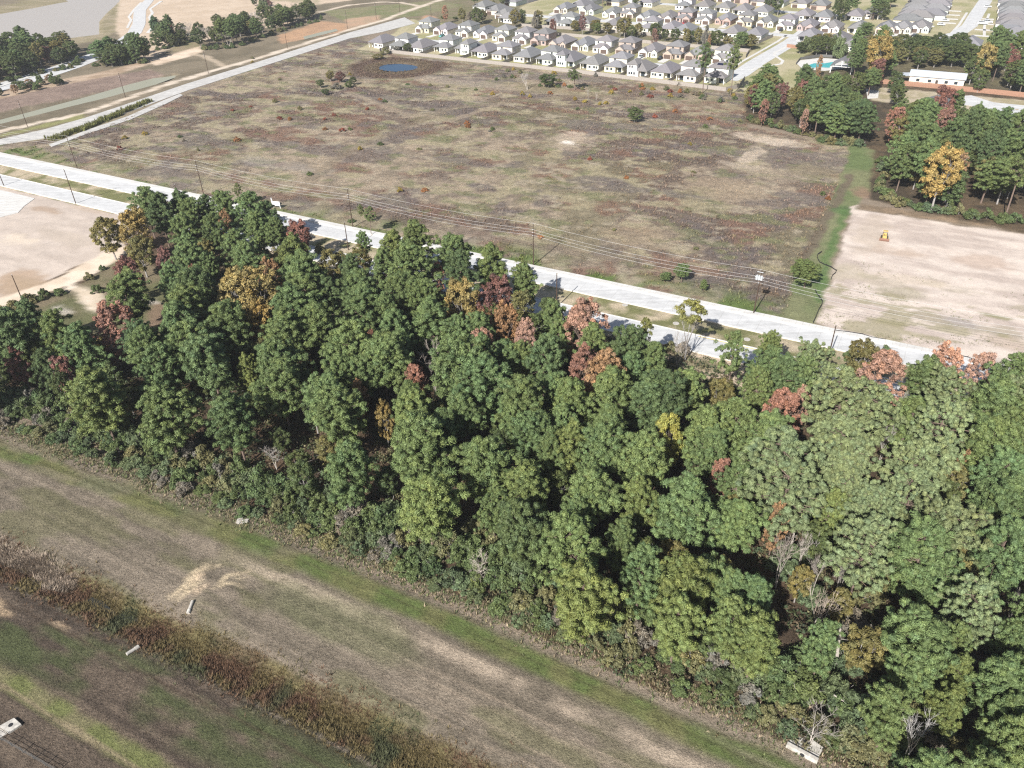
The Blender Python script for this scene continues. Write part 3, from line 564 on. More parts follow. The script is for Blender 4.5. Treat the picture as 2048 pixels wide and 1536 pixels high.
def bush(seed, H=2.4, R=1.7, n=26, nt=90, ln=.26, wd=.2):
    rng = np.random.default_rng(seed); b = MB(); cs = []; rs = []
    for i in range(5): b.tube((0, 0, 0), (rng.normal() * R * .4, rng.normal() * R * .4, H * .7), .04, .015, 3, False)
    for i in range(n):
        az = rng.uniform(0, 6.28); u = rng.uniform(0, 1) ** .5; z = H * (.12 + .78 * (1 - u ** 2) * rng.uniform(.45, 1.05))
        cs.append((math.cos(az) * R * u * .85, math.sin(az) * R * u * .85, z)); rs.append(rng.uniform(.32, .6))
    cm = leafmesh('crown', np.array(cs), np.array(rs), nt, ln, wd, rng, flat=.6)
    return b.mesh('trunk', M['grey_bark']), cm, H, R
def cull(m_):                                      # share one twig material
    return m_
P_DOME = [pine(100 + i, H=15.5, R=3.7, base=.27 + .045 * (i % 4), nl=12 + i % 2, per=8, pw=(2.3, 3.0, 3.8, 2.0)[i % 4], low=(.7, .85, .6, .9)[i % 4]) for i in range(7)]
P_FLAT = [pine(200 + i, H=15.0, R=4.2, base=.34, nl=10, per=10, pw=3.4, low=.85, pr=(.28, .52)) for i in range(3)]
P_THIN = [pine(300 + i, base=.50, nl=9, per=5, pw=1.8, low=.5, dens=.8, gap=.15) for i in range(3)]
BROAD = [broad(400 + i) for i in range(4)]
CYP = [broad(500 + i, H=13.0, R=3.0, n=150, nt=80, ln=.26, wd=.2, zc=.58, vr=.42, cone=.30, bark='bark', pr=(.36, .62)) for i in range(3)]
BARE = [bare(600 + i) for i in range(4)]
BUSH = [bush(700 + i) for i in range(5)]
HI = [broad(800, H=15, R=2.6, n=46, nt=75, zc=.82, vr=.17, fork=5)]       # tall clear stem, small high crown

KIND = {  # code: (prototypes, colour, name, words, category, height = h0 + h1*r)
 'p': (P_DOME, (0.120, 0.166, 0.060), 'pine_tree', 'green pine', 6.5, 2.35), 'y': (P_DOME, (0.137, 0.177, 0.058), 'pine_tree', 'yellow-green pine', 6.5, 2.35),
 'd': (P_DOME, (0.094, 0.136, 0.054), 'pine_tree', 'dark green pine', 6.5, 2.35), 'f': (P_FLAT, (0.158, 0.196, 0.090), 'pine_tree', 'pale flat-topped pine', 7.0, 2.2),
 't': (P_THIN, (0.115, 0.150, 0.052), 'pine_tree', 'sparse slender pine', 8.0, 3.4), 'g': (BROAD, (0.275, 0.205, 0.072), 'broadleaf_tree', 'golden-leaved tree', 8.0, 2.0),
 'o': (CYP, (0.275, 0.170, 0.088), 'cypress_tree', 'orange-brown tree', 8.5, 2.2), 'r': (CYP, (0.245, 0.128, 0.090), 'cypress_tree', 'rust-red tree', 8.5, 2.2),
 'k': (CYP, (0.315, 0.190, 0.135), 'cypress_tree', 'pinkish tan tree', 8.5, 2.2), 'm': (BROAD, (0.170, 0.085, 0.068), 'broadleaf_tree', 'maroon-leaved tree', 7.0, 1.8),
 'l': (BROAD, (0.150, 0.135, 0.048), 'broadleaf_tree', 'olive broadleaf tree', 4.0, 2.2), 'e': (BROAD, (0.078, 0.100, 0.034), 'oak_tree', 'dark evergreen tree', 4.5, 2.2),
 'n': (BROAD, (0.25, 0.245, 0.06), 'broadleaf_tree', 'bright yellow tree', 8.5, 1.8), 'b': (BARE, (0.34, 0.31, 0.28), 'bare_tree', 'leafless grey tree', 7.0, 1.9),
 'h': (HI, (0.19, 0.190, 0.055), 'broadleaf_tree', 'tall bare-stemmed tree with small pale crown', 12.0, 1.2),
 's': (BUSH, (0.092, 0.124, 0.046), 'shrub', 'dark green shrub', 0.8, .85), 'u': (BUSH, (0.098, 0.130, 0.062), 'shrub', 'blue-green shrub', 0.8, .85),
 'v': (BUSH, (0.150, 0.145, 0.065), 'shrub', 'olive shrub', 0.8, .8), 'w': (BUSH, (0.165, 0.150, 0.118), 'shrub', 'grey-brown shrub', 0.8, .8),
 'x': (BUSH, (0.215, 0.070, 0.045), 'shrub', 'red shrub', 0.6, .75), 'q': (BUSH, (0.27, 0.205, 0.045), 'shrub', 'yellow shrub', 0.6, .75), 'z': (BUSH, (0.27, 0.125, 0.050), 'shrub', 'orange shrub', 0.6, .75)}
PLANTS = []; GRID = {}
def plant(k, base, r, h=None, group=None, js=1.0):
    protos, c, nm, words, h0, h1 = KIND[k]
    if h is None: h = (h0 + h1 * r) * rnd(.93, 1.07)
    i = random.randrange(len(protos)); tm, cm, H, R = protos[i]
    a, b = ab(base); z = float(zat(a, b)) - 0.04
    if nm == 'shrub' and group and 'woodlot' not in group and 'among' not in group: nm = 'bush'
    root = empty(nm, (base[0], base[1], z), rnd(0, 6.28), (r / R, r / R, h / H))
    add('trunk', tm, root)
    j = 1 + RNG.normal() * .09 * js; hue = RNG.normal() * .04 * js + .01
    cc = (max(.01, c[0] * j * (1 + hue)), max(.01, c[1] * j), max(.01, c[2] * j * (1 - hue)))
    add('crown', cm, root, color=cc)
    PLANTS.append(dict(o=root, k=k, r=r, h=h, p=np.array([base[0], base[1]]), words=words, group=group, tone=j, px=pix((base[0], base[1], h * .6))))
    return root
def crownpick(k, px, py, w, h=None, group=None):   # a crown seen at (px, py), w wide in the photo
    r = 3.0
    for _ in range(4):
        h0 = h if h else KIND[k][4] + KIND[k][5] * r; zc = h0 * (.62 if k not in 'fth' else .74 if k != 'h' else .82)
        p = at(px, py, zc); r = w / 2 * depth(p) / FPX * (1.02 if k in 'pyd' else 1.08 if k == 'f' else 1.0)
    r = min(max(r, .5), 5.2); return plant(k, p, r, h0, group)

WOOD = '''p 250 607 78|r 234 654 70|y 117 677 70|d 26 675 90|p 169 706 75|m 133 750 38|m 39 729 35|y 198 800 98|p 289 700 65|p 330 835 96|p 365 669 80|d 60 640 50|d -40 690 80|p -70 760 80|d 95 740 50
p 292 416 50|d 321 432 52|d 365 419 45|p 386 434 45|d 412 424 36|p 453 424 50|p 500 430 60|d 534 440 42|g 269 463 54|l 279 504 54|l 215 467 58|m 261 549 42|m 331 526 26|p 365 466 45|p 427 466 46|l 396 473 36|o 453 445 26|p 378 515 60|p 472 502 55|p 503 531 55|p 521 463 45|p 550 470 40|m 602 476 40|y 589 518 65|p 420 539 32|r 388 552 17|o 542 552 38|g 478 588 62|g 520 582 60|g 516 643 44
p 352 567 50|d 396 588 70|d 352 601 42|y 386 628 74|p 365 655 60|p 464 656 75|p 605 562 75|p 586 635 90|p 618 601 80|d 287 695 60|p 370 705 80|d 422 731 85|p 318 748 72|y 498 748 42|p 566 740 82|l 526 700 36|b 526 664 26
p 634 657 80|p 577 673 80|p 561 775 82|p 470 845 86|p 660 812 84|p 692 840 90|p 700 712 92|p 765 727 80|p 720 634 70|p 694 952 86|p 772 634 60|o 718 790 28|g 770 837 30|r 744 683 16|b 699 639 36
p 838 489 60|y 781 502 48|p 726 490 24|p 828 539 75|p 768 544 50|p 903 512 60|d 924 552 62|y 986 536 60|l 718 526 48|l 663 526 48|r 876 549 22|p 726 596 72|d 656 609 62|d 705 552 50|p 807 596 62|y 848 607 62|p 765 633 42|p 867 654 78|g 929 609 58|m 968 618 44|m 1002 594 50|o 1012 646 48|o 960 651 40
p 788 680 70|p 786 726 82|p 692 706 60|p 679 762 62|p 726 762 56|p 919 677 52|p 965 667 55|k 963 690 48|b 866 724 60|r 835 766 48|p 925 752 108|p 975 782 96|p 963 716 55|p 1015 721 55|y 820 818 62
t 1039 540 38|p 1049 568 50|l 1044 612 50|p 1112 641 48|k 1166 645 76|k 1052 677 42|r 1167 734 54|o 1213 747 70|p 1190 698 60|d 1255 703 65|p 1115 687 46|d 1086 729 72|p 1044 725 50|p 1010 732 50|p 1226 792 80|y 1148 807 75|p 1107 796 55|d 1299 807 80|p 1049 812 92|p 966 768 60|p 1130 865 62|p 1080 878 66|p 1213 875 78|p 1031 859 58|n 1340 876 46
y 822 838 74|p 846 905 112|p 880 880 72|y 856 1015 112|p 981 942 96|y 1054 982 86|p 987 1021 54|d 1049 1070 96|p 1072 886 76|p 929 833 66|p 1033 834 66|p 1132 909 70|p 1096 916 60
h 1381 622 54|h 1293 658 30|b 1358 686 34|t 1467 712 58|p 1535 704 42|p 1533 741 60|f 1626 715 64|d 1566 760 62|p 1306 728 56|p 1379 786 62|d 1327 806 80|l 1440 790 50|p 1514 788 52|r 1564 820 60|k 1603 804 32|p 1462 856 86|y 1405 874 80|p 1540 882 90|f 1566 930 128|p 1426 905 70|p 1296 929 72|r 1444 950 34|p 1600 760 50|p 1268 748 50
k 1763 748 76|k 1888 736 58|k 1966 741 46|l 1726 718 62|f 1687 801 118|f 1739 812 90|p 1851 767 72|f 1895 777 84|p 2013 762 72|p 1987 818 92|f 2030 798 80|y 1815 846 72|f 1877 857 98|f 1835 922 112|y 1994 912 102|f 1690 895 112|l 1908 965 62|o 1922 934 22|p 2007 978 86|f 1830 988 94|f 1731 1012 78|p 2030 850 74|f 1700 952 84|b 1773 874 34|b 1796 801 24|p 2070 830 90|p 2085 930 90
p 1205 916 82|p 1283 934 86|p 1184 990 92|p 1145 1045 62|y 1286 1008 72|p 1366 1022 108|p 1463 1049 62|y 1145 1118 106|p 1247 1094 66|p 1278 1158 82|y 1166 1196 118|y 1361 1187 108|p 1418 1166 62|p 1463 1194 66|y 1353 1246 92
f 1576 974 128|p 1472 987 66|y 1472 1052 82|o 1553 1046 40|y 1657 1026 56|f 1740 1015 82|f 1732 1094 112|b 1566 1117 56|b 1607 1094 36|b 1636 1151 42|b 1688 1156 42|b 1641 1213 56|p 1459 1187 62|p 1506 1203 72|p 1459 1262 82|y 1511 1284 92|p 1644 1296 62|l 1600 1160 46|l 1680 1210 46|l 1760 1160 40
p 1726 1025 60|f 1895 1047 122|p 1994 1113 102|p 1835 1133 112|p 1869 1170 80|f 1947 1206 102|p 1830 1279 112|p 1908 1292 62|p 2020 1297 58|y 1908 1357 58|p 1817 1344 82|p 2000 1376 92|p 2000 1016 92|b 2038 1203 44|p 2080 1100 90|p 2090 1250 90|p 2100 1400 90|p 2080 1010 90
p 1778 1439 82|y 1888 1417 62|p 1995 1439 74|p 2030 1350 60|p 2008 1492 92|b 1832 1462 62|v 1754 1489 70|v 1917 1489 56|p 1960 1560 90|p 1860 1560 80|p 2080 1520 90'''
for item in WOOD.replace('\n', '|').split('|'):
    k, x, y, w = item.split(); crownpick(k, float(x), float(y), float(w) * (1.18 if k in 'rkogmn' else 1.0), group='trees of the woodlot')
# a second storey of smaller trees between the ones picked out
def near_any(p, d): return any((q['p'][0] - p[0]) ** 2 + (q['p'][1] - p[1]) ** 2 < (d + .35 * q['r']) ** 2 for q in PLANTS)
fillpoly = PX((-140, 700), (60, 690), (240, 720), (350, 620), (350, 520), (300, 460), (340, 440), (700, 545), (1040, 640), (1200, 690), (1290, 780), (1440, 830), (1600, 790), (2060, 890), (2300, 960))
fp = [(q[0], q[1]) for q in fillpoly] + [(40, 72), (-60, 70), (-165, 67)]
cnt = 0
for _ in range(5000):
    if cnt >= 95: break
    a_, b_ = rnd(-180, 40), rnd(67, 140)
    if sdpoly(fp, P=(np.array([a_]), np.array([b_])))[0] < 1: continue
    p = xy(a_, b_)
    if near_any(p, 1.6): continue
    x, y = pix((p[0], p[1], 9))
    if x < -150 or x > 2180 or y > 1640: continue
    if 1480 < x < 1720 and 1090 < y < 1240: continue
    k = random.choice('eeeeell'); plant(k, p, rnd(1.7, 2.8), rnd(6, 10.5), 'trees of the woodlot'); cnt += 1
# shrubs along the woodlot's near edge and in its gaps
EDGE = [(-152, 61.5), (-111, 63.6), (-58, 66.2), (-24, 66.6), (3, 66.6), (30, 67)]
a_ = -160.0
while a_ < 20:
    b0 = float(np.interp(a_, [e[0] for e in EDGE], [e[1] for e in EDGE]))
    for row in range(4):
        r = rnd(1.1, 1.9) * (1 + .2 * row); p = xy(a_ + rnd(-1.2, 1.2), b0 - .6 + row * 2.2 + rnd(-.9, .9))
        plant(random.choice('sssuusvvsw' if a_ > -100 else 'usuwsuvsss'), p, r, rnd(1.1, 2.4) + row * .75, 'shrubs along the woodlot edge')
    a_ += rnd(2.6, 3.5)
for x, y, r, k in ((776, 1034, 3, 'u'), (783, 1102, 2.6, 'w'), (958, 1073, 3.4, 'v'), (940, 1100, 2.6, 's'), (958, 1140, 2.2, 'w'), (70, 737, 2.6, 'u'), (1590, 1130, 3, 'u'), (1650, 1110, 3.2, 's'), (1720, 1200, 3.2, 'v'), (1700, 1260, 3.0, 'w'), (1620, 1200, 2.6, 'u'), (1560, 1150, 2.8, 'u'), (1740, 1150, 3, 'v'), (1690, 1330, 2.8, 'u'), (1600, 1330, 2.6, 's'), (1690, 1420, 2.6, 'u'), (1340, 700, 1.6, 'v'), (1320, 735, 2, 'v'), (1365, 705, 1.8, 'w'), (1420, 800, 2.4, 'v'), (1455, 790, 2.2, 's'), (680, 520, 2.0, 'v'), (640, 505, 2.0, 'v'), (540, 480, 1.8, 's'),
                   (195, 585, 1.8, 's'), (180, 560, 1.5, 'v'), (60, 605, 2.2, 'v'), (90, 597, 2.0, 's'), (30, 620, 2.2, 'v'), (120, 590, 1.6, 's'), (5, 632, 2, 'v'), (-30, 640, 2, 'v'), (1700, 720, 2, 's'), (1745, 715, 2.2, 'v'), (1770, 712, 1.8, 's'), (205, 540, 1.0, 's')):
    plant(k, at(x, y), r, .9 + r * .85, 'shrubs among the trees')
for x, y in ((554, 930), (1400, 1165), (960, 1150), (1620, 1480)): plant('b', at(x, y + 10), 2.4, rnd(5, 7.5), 'leafless trees at the woodlot edge')
# low undergrowth too thick to count
rng = np.random.default_rng(5); n = 10000
ua = rng.uniform(-175, 30, n); ubb = rng.uniform(64, 146, n); ok = np.array([REG[i] == 'forest_floor' for i in regat(ua, ubb)]); ua, ubb = ua[ok], ubb[ok]
uc = np.stack([ua * AH[0] + ubb * BH[0], ua * AH[1] + ubb * BH[1], zat(ua, ubb) + rng.uniform(.1, .5, len(ua))], 1)
V, F, t = leaves(uc, rng.uniform(.5, 1.3, len(ua)), 22, .42, .32, rng, .8, -.1)
pal = np.array([(0.06, 0.075, 0.03), (0.11, 0.085, 0.05), (0.05, 0.07, 0.035), (0.13, 0.12, 0.06)]); pc_ = pal[rng.integers(0, 4, len(ua))]
tag(add('undergrowth', mesh_np('undergrowth', V, F, M['tuft'], tone=t, col=np.repeat(pc_, 66, 0))), 'low leafy undergrowth and litter under the woodlot trees', 'undergrowth', kind='stuff')

# lone trees and bushes of the field
LONE = '''e 1097 158 34 6|t 1150 150 30 9|t 475 380 18 8|t 737 428 26 9|t 722 420 14 7|p 1330 552 20 3|p 1365 543 26 5|p 1408 568 14 3.5|y 1615 545 50 7|e 1270 226 30 6|b 1055 158 26 8|m 680 152 20 5|e 640 165 16 4|e 705 160 14 4|l 660 150 18 5|e 697 168 16 3|e 650 182 16 3|b 1178 185 8 5|b 1193 190 8 5|w 672 170 24 3|w 790 95 26 4|v 770 100 20 4|e 815 93 18 5|l 755 112 22 3'''
for item in LONE.split('|'):
    k, x, y, w, h = item.split(); crownpick(k, float(x), float(y), float(w), float(h), 'lone trees of the fallow field')
for cx, cy, bx, by, w in ((1410, 112, 1405, 186, 30), (1468, 118, 1461, 191, 28)):
    p = at(bx, by); plant('t', p, w / 2 * depth(p) / FPX, 21, 'tall pines at the field corner')
rng = np.random.default_rng(21)
FS = '''x 240 300|q 290 270|z 475 282|x 465 222|x 560 238|z 580 240|x 650 240|x 685 263|z 650 260|s 620 350|z 850 382|q 800 384|z 935 255|z 935 250|q 985 190|q 1045 190|q 1170 205|s 1140 175|q 1200 210|q 1212 208|x 1300 195|z 1350 225|q 1340 195|s 1410 255|x 1310 235|q 1150 200|s 1440 205|q 1380 290|z 1420 240|s 1280 175|x 1230 180|q 1260 185|z 1100 188|s 815 170|v 895 175|v 860 172|s 770 205|x 735 220|z 760 200|q 1060 195|v 1220 175|v 1400 190|x 1340 185|s 360 275|q 250 278|v 550 205|v 600 220|q 720 300|s 760 290|s 700 260|v 1090 165|x 1180 320|s 1155 220|v 1480 245|z 1655 400|s 1645 390|q 700 150|v 560 160|s 985 260|v 505 118|q 505 125'''
for item in FS.split('|'):
    k, x, y = item.split(); plant(k, at(float(x), float(y)), rnd(.9, 1.7), rnd(1.0, 1.9), 'bushes scattered over the fallow field')
for i in range(16):
    x, y = rnd(330, 1480), rnd(150, 500); g = at(x, y); a, b = ab(g)
    if REG[int(regat(np.array([a]), np.array([b]))[0])] != 'field' or b > 378: continue
    plant(random.choice('vvswwxqzv'), g, rnd(.6, 1.3), rnd(.7, 1.5), 'bushes scattered over the fallow field')
a0, a1 = abpx(1000, 150)[0], abpx(1480, 190)[0]
for i in range(40):
    a = rnd(a0, a1); b = rnd(350, 374) if random.random() < .8 else rnd(374, 380); plant(random.choice('vvwwszqv'), xy(a, b), rnd(.9, 1.9), rnd(1.2, 2.2), 'brush in front of the long garden fence')

# other groves: base area in photo points, how many, which kinds
def grove(poly, n, kinds, rr, hh, group, sp=3.0):
    P_ = PX(*poly); q = np.array(P_); c = 0
    for _ in range(n * 40):
        if c >= n: break
        a, b = rnd(q[:, 0].min(), q[:, 0].max()), rnd(q[:, 1].min(), q[:, 1].max())
        if sdpoly(P_, P=(np.array([a]), np.array([b])))[0] < 0: continue
        p = xy(a, b)
        if near_any(p, sp): continue
        k = random.choice(kinds); plant(k, p, rnd(*rr) * (.8 if k in 'mrk' else 1), rnd(*hh) * (.75 if k in 'mrkgloeb' else 1), group); c += 1
grove([(1492, 235), (1515, 195), (1600, 195), (1690, 205), (1718, 250), (1712, 288), (1570, 258)], 40, 'peepeeydelml', (2.6, 4.2), (12, 18), 'trees right of the fallow field')
grove([(1660, 285), (1716, 291), (1718, 270), (1670, 262)], 7, 'dddp', (3.2, 4.4), (13, 16), 'trees right of the fallow field', 2.4)
grove([(1766, 398), (1778, 300), (1830, 280), (2000, 300), (2100, 330), (2100, 440), (1960, 432), (1850, 415)], 48, 'ppeedeple', (3.0, 4.6), (13, 19), 'trees behind the cleared lot')
grove([(1772, 300), (1780, 245), (1900, 250), (1990, 280), (2100, 310), (2100, 325), (1830, 285)], 16, 'peytele', (2.6, 3.6), (10, 14), 'trees behind the cleared lot')
for k, x, y, w in (('r', 1795, 240, 40), ('r', 1890, 245, 40), ('g', 1885, 345, 80), ('o', 1920, 330, 34), ('m', 1888, 205, 44), ('r', 1528, 215, 18), ('r', 1635, 203, 18), ('k', 1610, 235, 16)): crownpick(k, x, y, w, None, 'autumn trees right of the fallow field')
plant('t', at(2008, 440), 4.0, 21, 'trees behind the cleared lot')
grove([(1770, 130), (1780, 105), (1900, 100), (1960, 110), (1970, 140), (1830, 140)], 26, 'eeeeel', (3.4, 5), (11, 15), 'trees around the long pale building', 3.2)
grove([(1930, 185), (1960, 120), (2060, 130), (2080, 195)], 20, 'epepedm', (3, 4.4), (13, 19), 'trees around the long pale building')
grove([(1700, 160), (1690, 120), (1760, 105), (1780, 140), (1760, 170)], 13, 'ppeltgb', (2.6, 4), (12, 18), 'trees beside the swimming pool')
grove([(1690, 200), (1700, 150), (1800, 175), (1830, 215), (1760, 240)], 8, 'peepet', (2.4, 3.4), (11, 15), 'trees beside the swimming pool')
grove([(1590, 108), (1600, 90), (1680, 95), (1700, 118), (1640, 118)], 13, 'eeleup', (2.8, 4), (8, 12), 'trees beside the swimming pool')
for k, x, y, w in (('g', 1760, 105, 56), ('m', 1755, 140, 28), ('o', 1640, 125, 12), ('o', 1638, 140, 8), ('g', 1970, 120, 40), ('l', 1985, 125, 30)): crownpick(k, x, y, w, None, 'autumn trees near the estate pool')
for x, y in ((940, 48), (955, 50), (925, 46), (965, 45), (1030, 55), (1045, 52), (1070, 58), (1078, 55), (1195, 68), (1215, 68), (1240, 74), (1262, 78), (1275, 76), (1190, 62), (1330, 82), (1372, 88), (1385, 85), (1395, 90), (1410, 92), (1420, 90), (1432, 93), (1455, 96), (1482, 100), (1500, 100), (1495, 96), (1310, 80), (1350, 85), (1150, 63)):
    plant(random.choice('eeellpw'), at(x, y), rnd(2.2, 4.0), rnd(6, 11), 'trees behind the second row of houses')
for k, x, y, w in (('m', 1105, 52, 14), ('m', 1165, 45, 16), ('r', 1310, 70, 14), ('o', 1418, 85, 9), ('l', 1250, 50, 24), ('k', 890, 22, 12)): crownpick(k, x, y, w, None, 'trees behind the second row of houses')
for x, y in ((1005, 8), (950, 10), (1270, 12), (1205, 8), (1410, 3), (1535, 18), (1548, 20), (1555, 25), (1672, 35), (1680, 38), (1690, 30), (1705, 25), (1745, 25), (1755, 28), (1765, 22), (1780, 10), (1815, 12), (1825, 6), (1765, 35), (1745, 35), (1725, 80)):
    plant(random.choice('ppte'), at(x, y + 6), rnd(2.2, 4.0), rnd(9, 17), 'trees among the far houses')
grove([(-60, 150), (-20, 110), (60, 100), (130, 105), (160, 120), (140, 135), (60, 150), (-20, 175)], 46, 'eeepdelem', (3.4, 5.2), (12, 18), 'trees by the muddy lake', 2.8)
grove([(190, 130), (200, 118), (290, 108), (298, 124), (220, 138)], 16, 'eepee', (3.0, 4.8), (11, 15), 'trees by the drainage canal', 2.6)
grove([(-40, 195), (0, 182), (130, 160), (135, 168), (60, 185), (-40, 210)], 14, 'seelvso', (1.6, 2.6), (3.5, 7), 'trees by the drainage canal', 2.4)
grove([(312, 100), (315, 75), (385, 72), (392, 78), (340, 98)], 16, 'pdemebe', (2.8, 4), (10, 14), 'trees by the graded building land', 2.6)
grove([(398, 100), (402, 85), (470, 55), (560, 42), (640, 30), (645, 38), (560, 62), (470, 95)], 56, 'peeelpebe', (3, 4.6), (11, 16), 'trees by the graded building land', 2.0)
grove([(480, 14), (545, 4), (560, 12), (500, 22)], 6, 'memu', (2.0, 3.2), (5, 8), 'trees by the graded building land')
grove([(880, 38), (920, 30), (990, 5), (1000, 10), (940, 40)], 9, 'wvwe', (1.5, 2.4), (2, 4), 'brush beyond the channel end')

# brush at the feet of the groves
def skirt(pts, n, kinds, group, rr=(1.6, 2.8), hh=(1.8, 3.6)):
    P_ = np.array(PX(*pts))
    for i in range(n):
        s = (i + rnd(0, .9)) / n * (len(P_) - 1); j = min(int(s), len(P_) - 2); q = P_[j] + (P_[j + 1] - P_[j]) * (s - j); plant(random.choice(kinds), xy(q[0] + rnd(-1, 1), q[1] + rnd(-1, 1.5)), rnd(*rr), rnd(*hh), group)
skirt([(1490, 240), (1570, 260), (1660, 285), (1716, 293)], 22, 'ssvsvu', 'brush at the foot of the groves'); skirt([(1768, 320), (1762, 385), (1790, 410), (1880, 424), (1960, 440), (2090, 455)], 30, 'ssvsvu', 'brush at the foot of the groves')
skirt([(-30, 178), (60, 152), (140, 138), (165, 122)], 16, 'ssve', 'brush at the foot of the groves'); skirt([(190, 132), (298, 126)], 8, 'ssv', 'brush at the foot of the groves'); skirt([(312, 102), (392, 80)], 8, 'ssv', 'brush at the foot of the groves')
skirt([(400, 100), (470, 96), (560, 64), (645, 40)], 22, 'ssvu', 'brush at the foot of the groves')
# dead trunks and fallen wood
def snag(x0, y0, z0, x1, y1, z1, r, name, label, stubs=6):
    p, q = Vector(at(x0, y0, z0)), Vector(at(x1, y1, z1)); b = MB().tube(p, q, r, r * .6, 7)
    for i in range(stubs):
        c = p.lerp(q, rnd(.35, .98)); b.tube(c, c + Vector((rnd(-1, 1), rnd(-1, 1), rnd(-.1, .7))) * rnd(.6, 1.9), .05, .02, 4)
    return tag(b.obj(name, M['deadwood']), label, 'dead tree')
g = at(1578, 1120); snag(1578, 1120, 0, 1597, 1012, 8.5, .22, 'dead_trunk', 'thick bleached dead trunk with stub branches beside the orange dead pine', 9)
snag(1672, 1330, 0, 1681, 1255, 7, .26, 'dead_trunk', 'broken pale snag standing alone in a dark gap near the front trees', 7)
snag(1484, 1010, 0, 1482, 948, 9, .16, 'dead_trunk', 'slender forked dead snag beside the small red tree', 5)
snag(508, 948, 2.6, 562, 983, .2, .16, 'fallen_trunk', 'long bleached fallen trunk lying over shrubs at the woodlot edge', 4)
snag(505, 972, 1.5, 545, 990, .2, .10, 'fallen_trunk', 'grey fallen branch pile below the long bleached trunk', 9)
snag(1668, 1390, 3, 1712, 1418, 1.2, .10, 'fallen_trunk', 'thin curved white fallen limb over the front shrubs', 3)

# ------------------------------------------------------------------ grass and weed tufts, too many to count
def tufts(name, label, a, b, hgt, wid, colr, nbl, seed, jit=.25, thin=.38):
    rng = np.random.default_rng(seed); n = len(a)
    base = np.stack([a * AH[0] + b * BH[0], a * AH[1] + b * BH[1], zat(a, b) - .03], 1)
    T = n * nbl; c = np.repeat(base, nbl, 0); h = np.repeat(hgt, nbl) * rng.uniform(.6, 1.2, T); az = rng.uniform(0, 6.283, T)
    w = np.repeat(wid, nbl); out = np.stack([np.cos(az), np.sin(az), np.zeros(T)], 1); sd_ = np.stack([-np.sin(az), np.cos(az), np.zeros(T)], 1)
    o = c + out * (w * rng.uniform(0, .6, T))[:, None]; bw = (h * thin)[:, None]
    V = np.empty((T, 3, 3)); V[:, 0] = o - sd_ * bw * .5; V[:, 1] = o + sd_ * bw * .5; V[:, 2] = o + out * (w * rng.uniform(.4, 1.0, T))[:, None]; V[:, 2, 2] += h
    tone = np.repeat(rng.uniform(1 - jit, 1 + jit, T), 3)
    tone = tone * np.repeat(np.repeat(rng.uniform(.8, 1.2, n), nbl), 3)
    return tag(add(name, mesh_np(name, V.reshape(-1, 3), np.arange(T * 3).reshape(-1, 3), M['tuft'], tone=tone, col=np.repeat(colr, nbl * 3, 0))), label, 'grass', kind='stuff')
rng = np.random.default_rng(31)
n = 52000; ta = rng.uniform(-335, -16, n); tb = rng.uniform(173, 380, n); ok = np.array([i == REG.index('field') for i in regat(ta, tb)]) & (rng.uniform(0, 1, n) < .95)
ta, tb = ta[ok], tb[ok]; cc = colat(ta, tb); lum = cc.mean(1); big = sstep(.21, .12, lum)
tufts('field_weeds', 'knee-high brown weeds and dry grass all over the fallow field', ta, tb, .20 + .5 * big * rng.uniform(.4, 1.2, len(ta)), .25 + .35 * big, cc * rng.uniform(.85, 1.2, (len(ta), 1)) * np.array([1.08, 1.0, .90]), 6, 32)
n = 24000; ta = rng.uniform(-126, -12, n); dcen = np.interp(ta, [-125, -100, -58, -35, 0], [37.2, 38.8, 40.6, 41.4, 42.5]); off = rng.normal(0, 1.55, n); tb = dcen + off
nz = fbm(ta, tb, 4, 3, 77)
red = sstep(.45, .62, nz)[:, None]; cc = np.array([(0.150, 0.118, 0.052)]) * (1 - red) + np.array([(0.135, 0.080, 0.048)]) * red
gr = sstep(.60, .72, fbm(ta, tb, 6, 3, 78))[:, None]; cc = cc * (1 - gr) + np.array([(0.085, 0.092, 0.045)]) * gr
tufts('ditch_grass', 'tall olive and russet weeds filling the foreground ditch', ta, tb, rng.uniform(.2, .55, len(ta)), rng.uniform(.25, .5, len(ta)), cc * 1.15, 8, 33, .2, .2)
n = 1500; e0 = np.array(abpx(-10, 1085)); e1 = np.array(abpx(150, 1160)); s = rng.uniform(-.1, 1, n); ta = e0[0] + (e1[0] - e0[0]) * s + rng.normal(0, .3, n); tb = e0[1] + (e1[1] - e0[1]) * s - rng.normal(.65, .75, n) - .5 * np.sin(s * 9)
tufts('dead_reeds', 'pale dead reed bed bent over in the ditch at left', ta, tb, rng.uniform(.5, 1.0, n), rng.uniform(.6, 1.2, n), np.array([(0.33, 0.265, 0.200)]) * rng.uniform(.7, 1.15, (n, 1)), 16, 34, .3, .16)
n = 26000; ta = rng.uniform(-150, 10, n); tb = rng.uniform(18, 65, n); cc = colat(ta, tb); ok = np.array([i == REG.index('mown_corridor') for i in regat(ta, tb)]); ta, tb, cc = ta[ok], tb[ok], cc[ok]
tufts('mown_grass', 'short dry mown grass along the foreground corridor', ta, tb, rng.uniform(.08, .2, len(ta)), rng.uniform(.12, .3, len(ta)), cc * rng.uniform(.75, 1.3, (len(ta), 1)), 4, 35)
n = 9000; ta = rng.uniform(-160, 20, n); tb = np.interp(ta, [e[0] for e in EDGE], [e[1] for e in EDGE]) + rng.normal(-1.6, 1.3, n); kk = rng.integers(0, 4, n)
pal = np.array([(0.30, 0.24, 0.16), (0.13, 0.15, 0.06), (0.20, 0.17, 0.09), (0.11, 0.135, 0.06)])
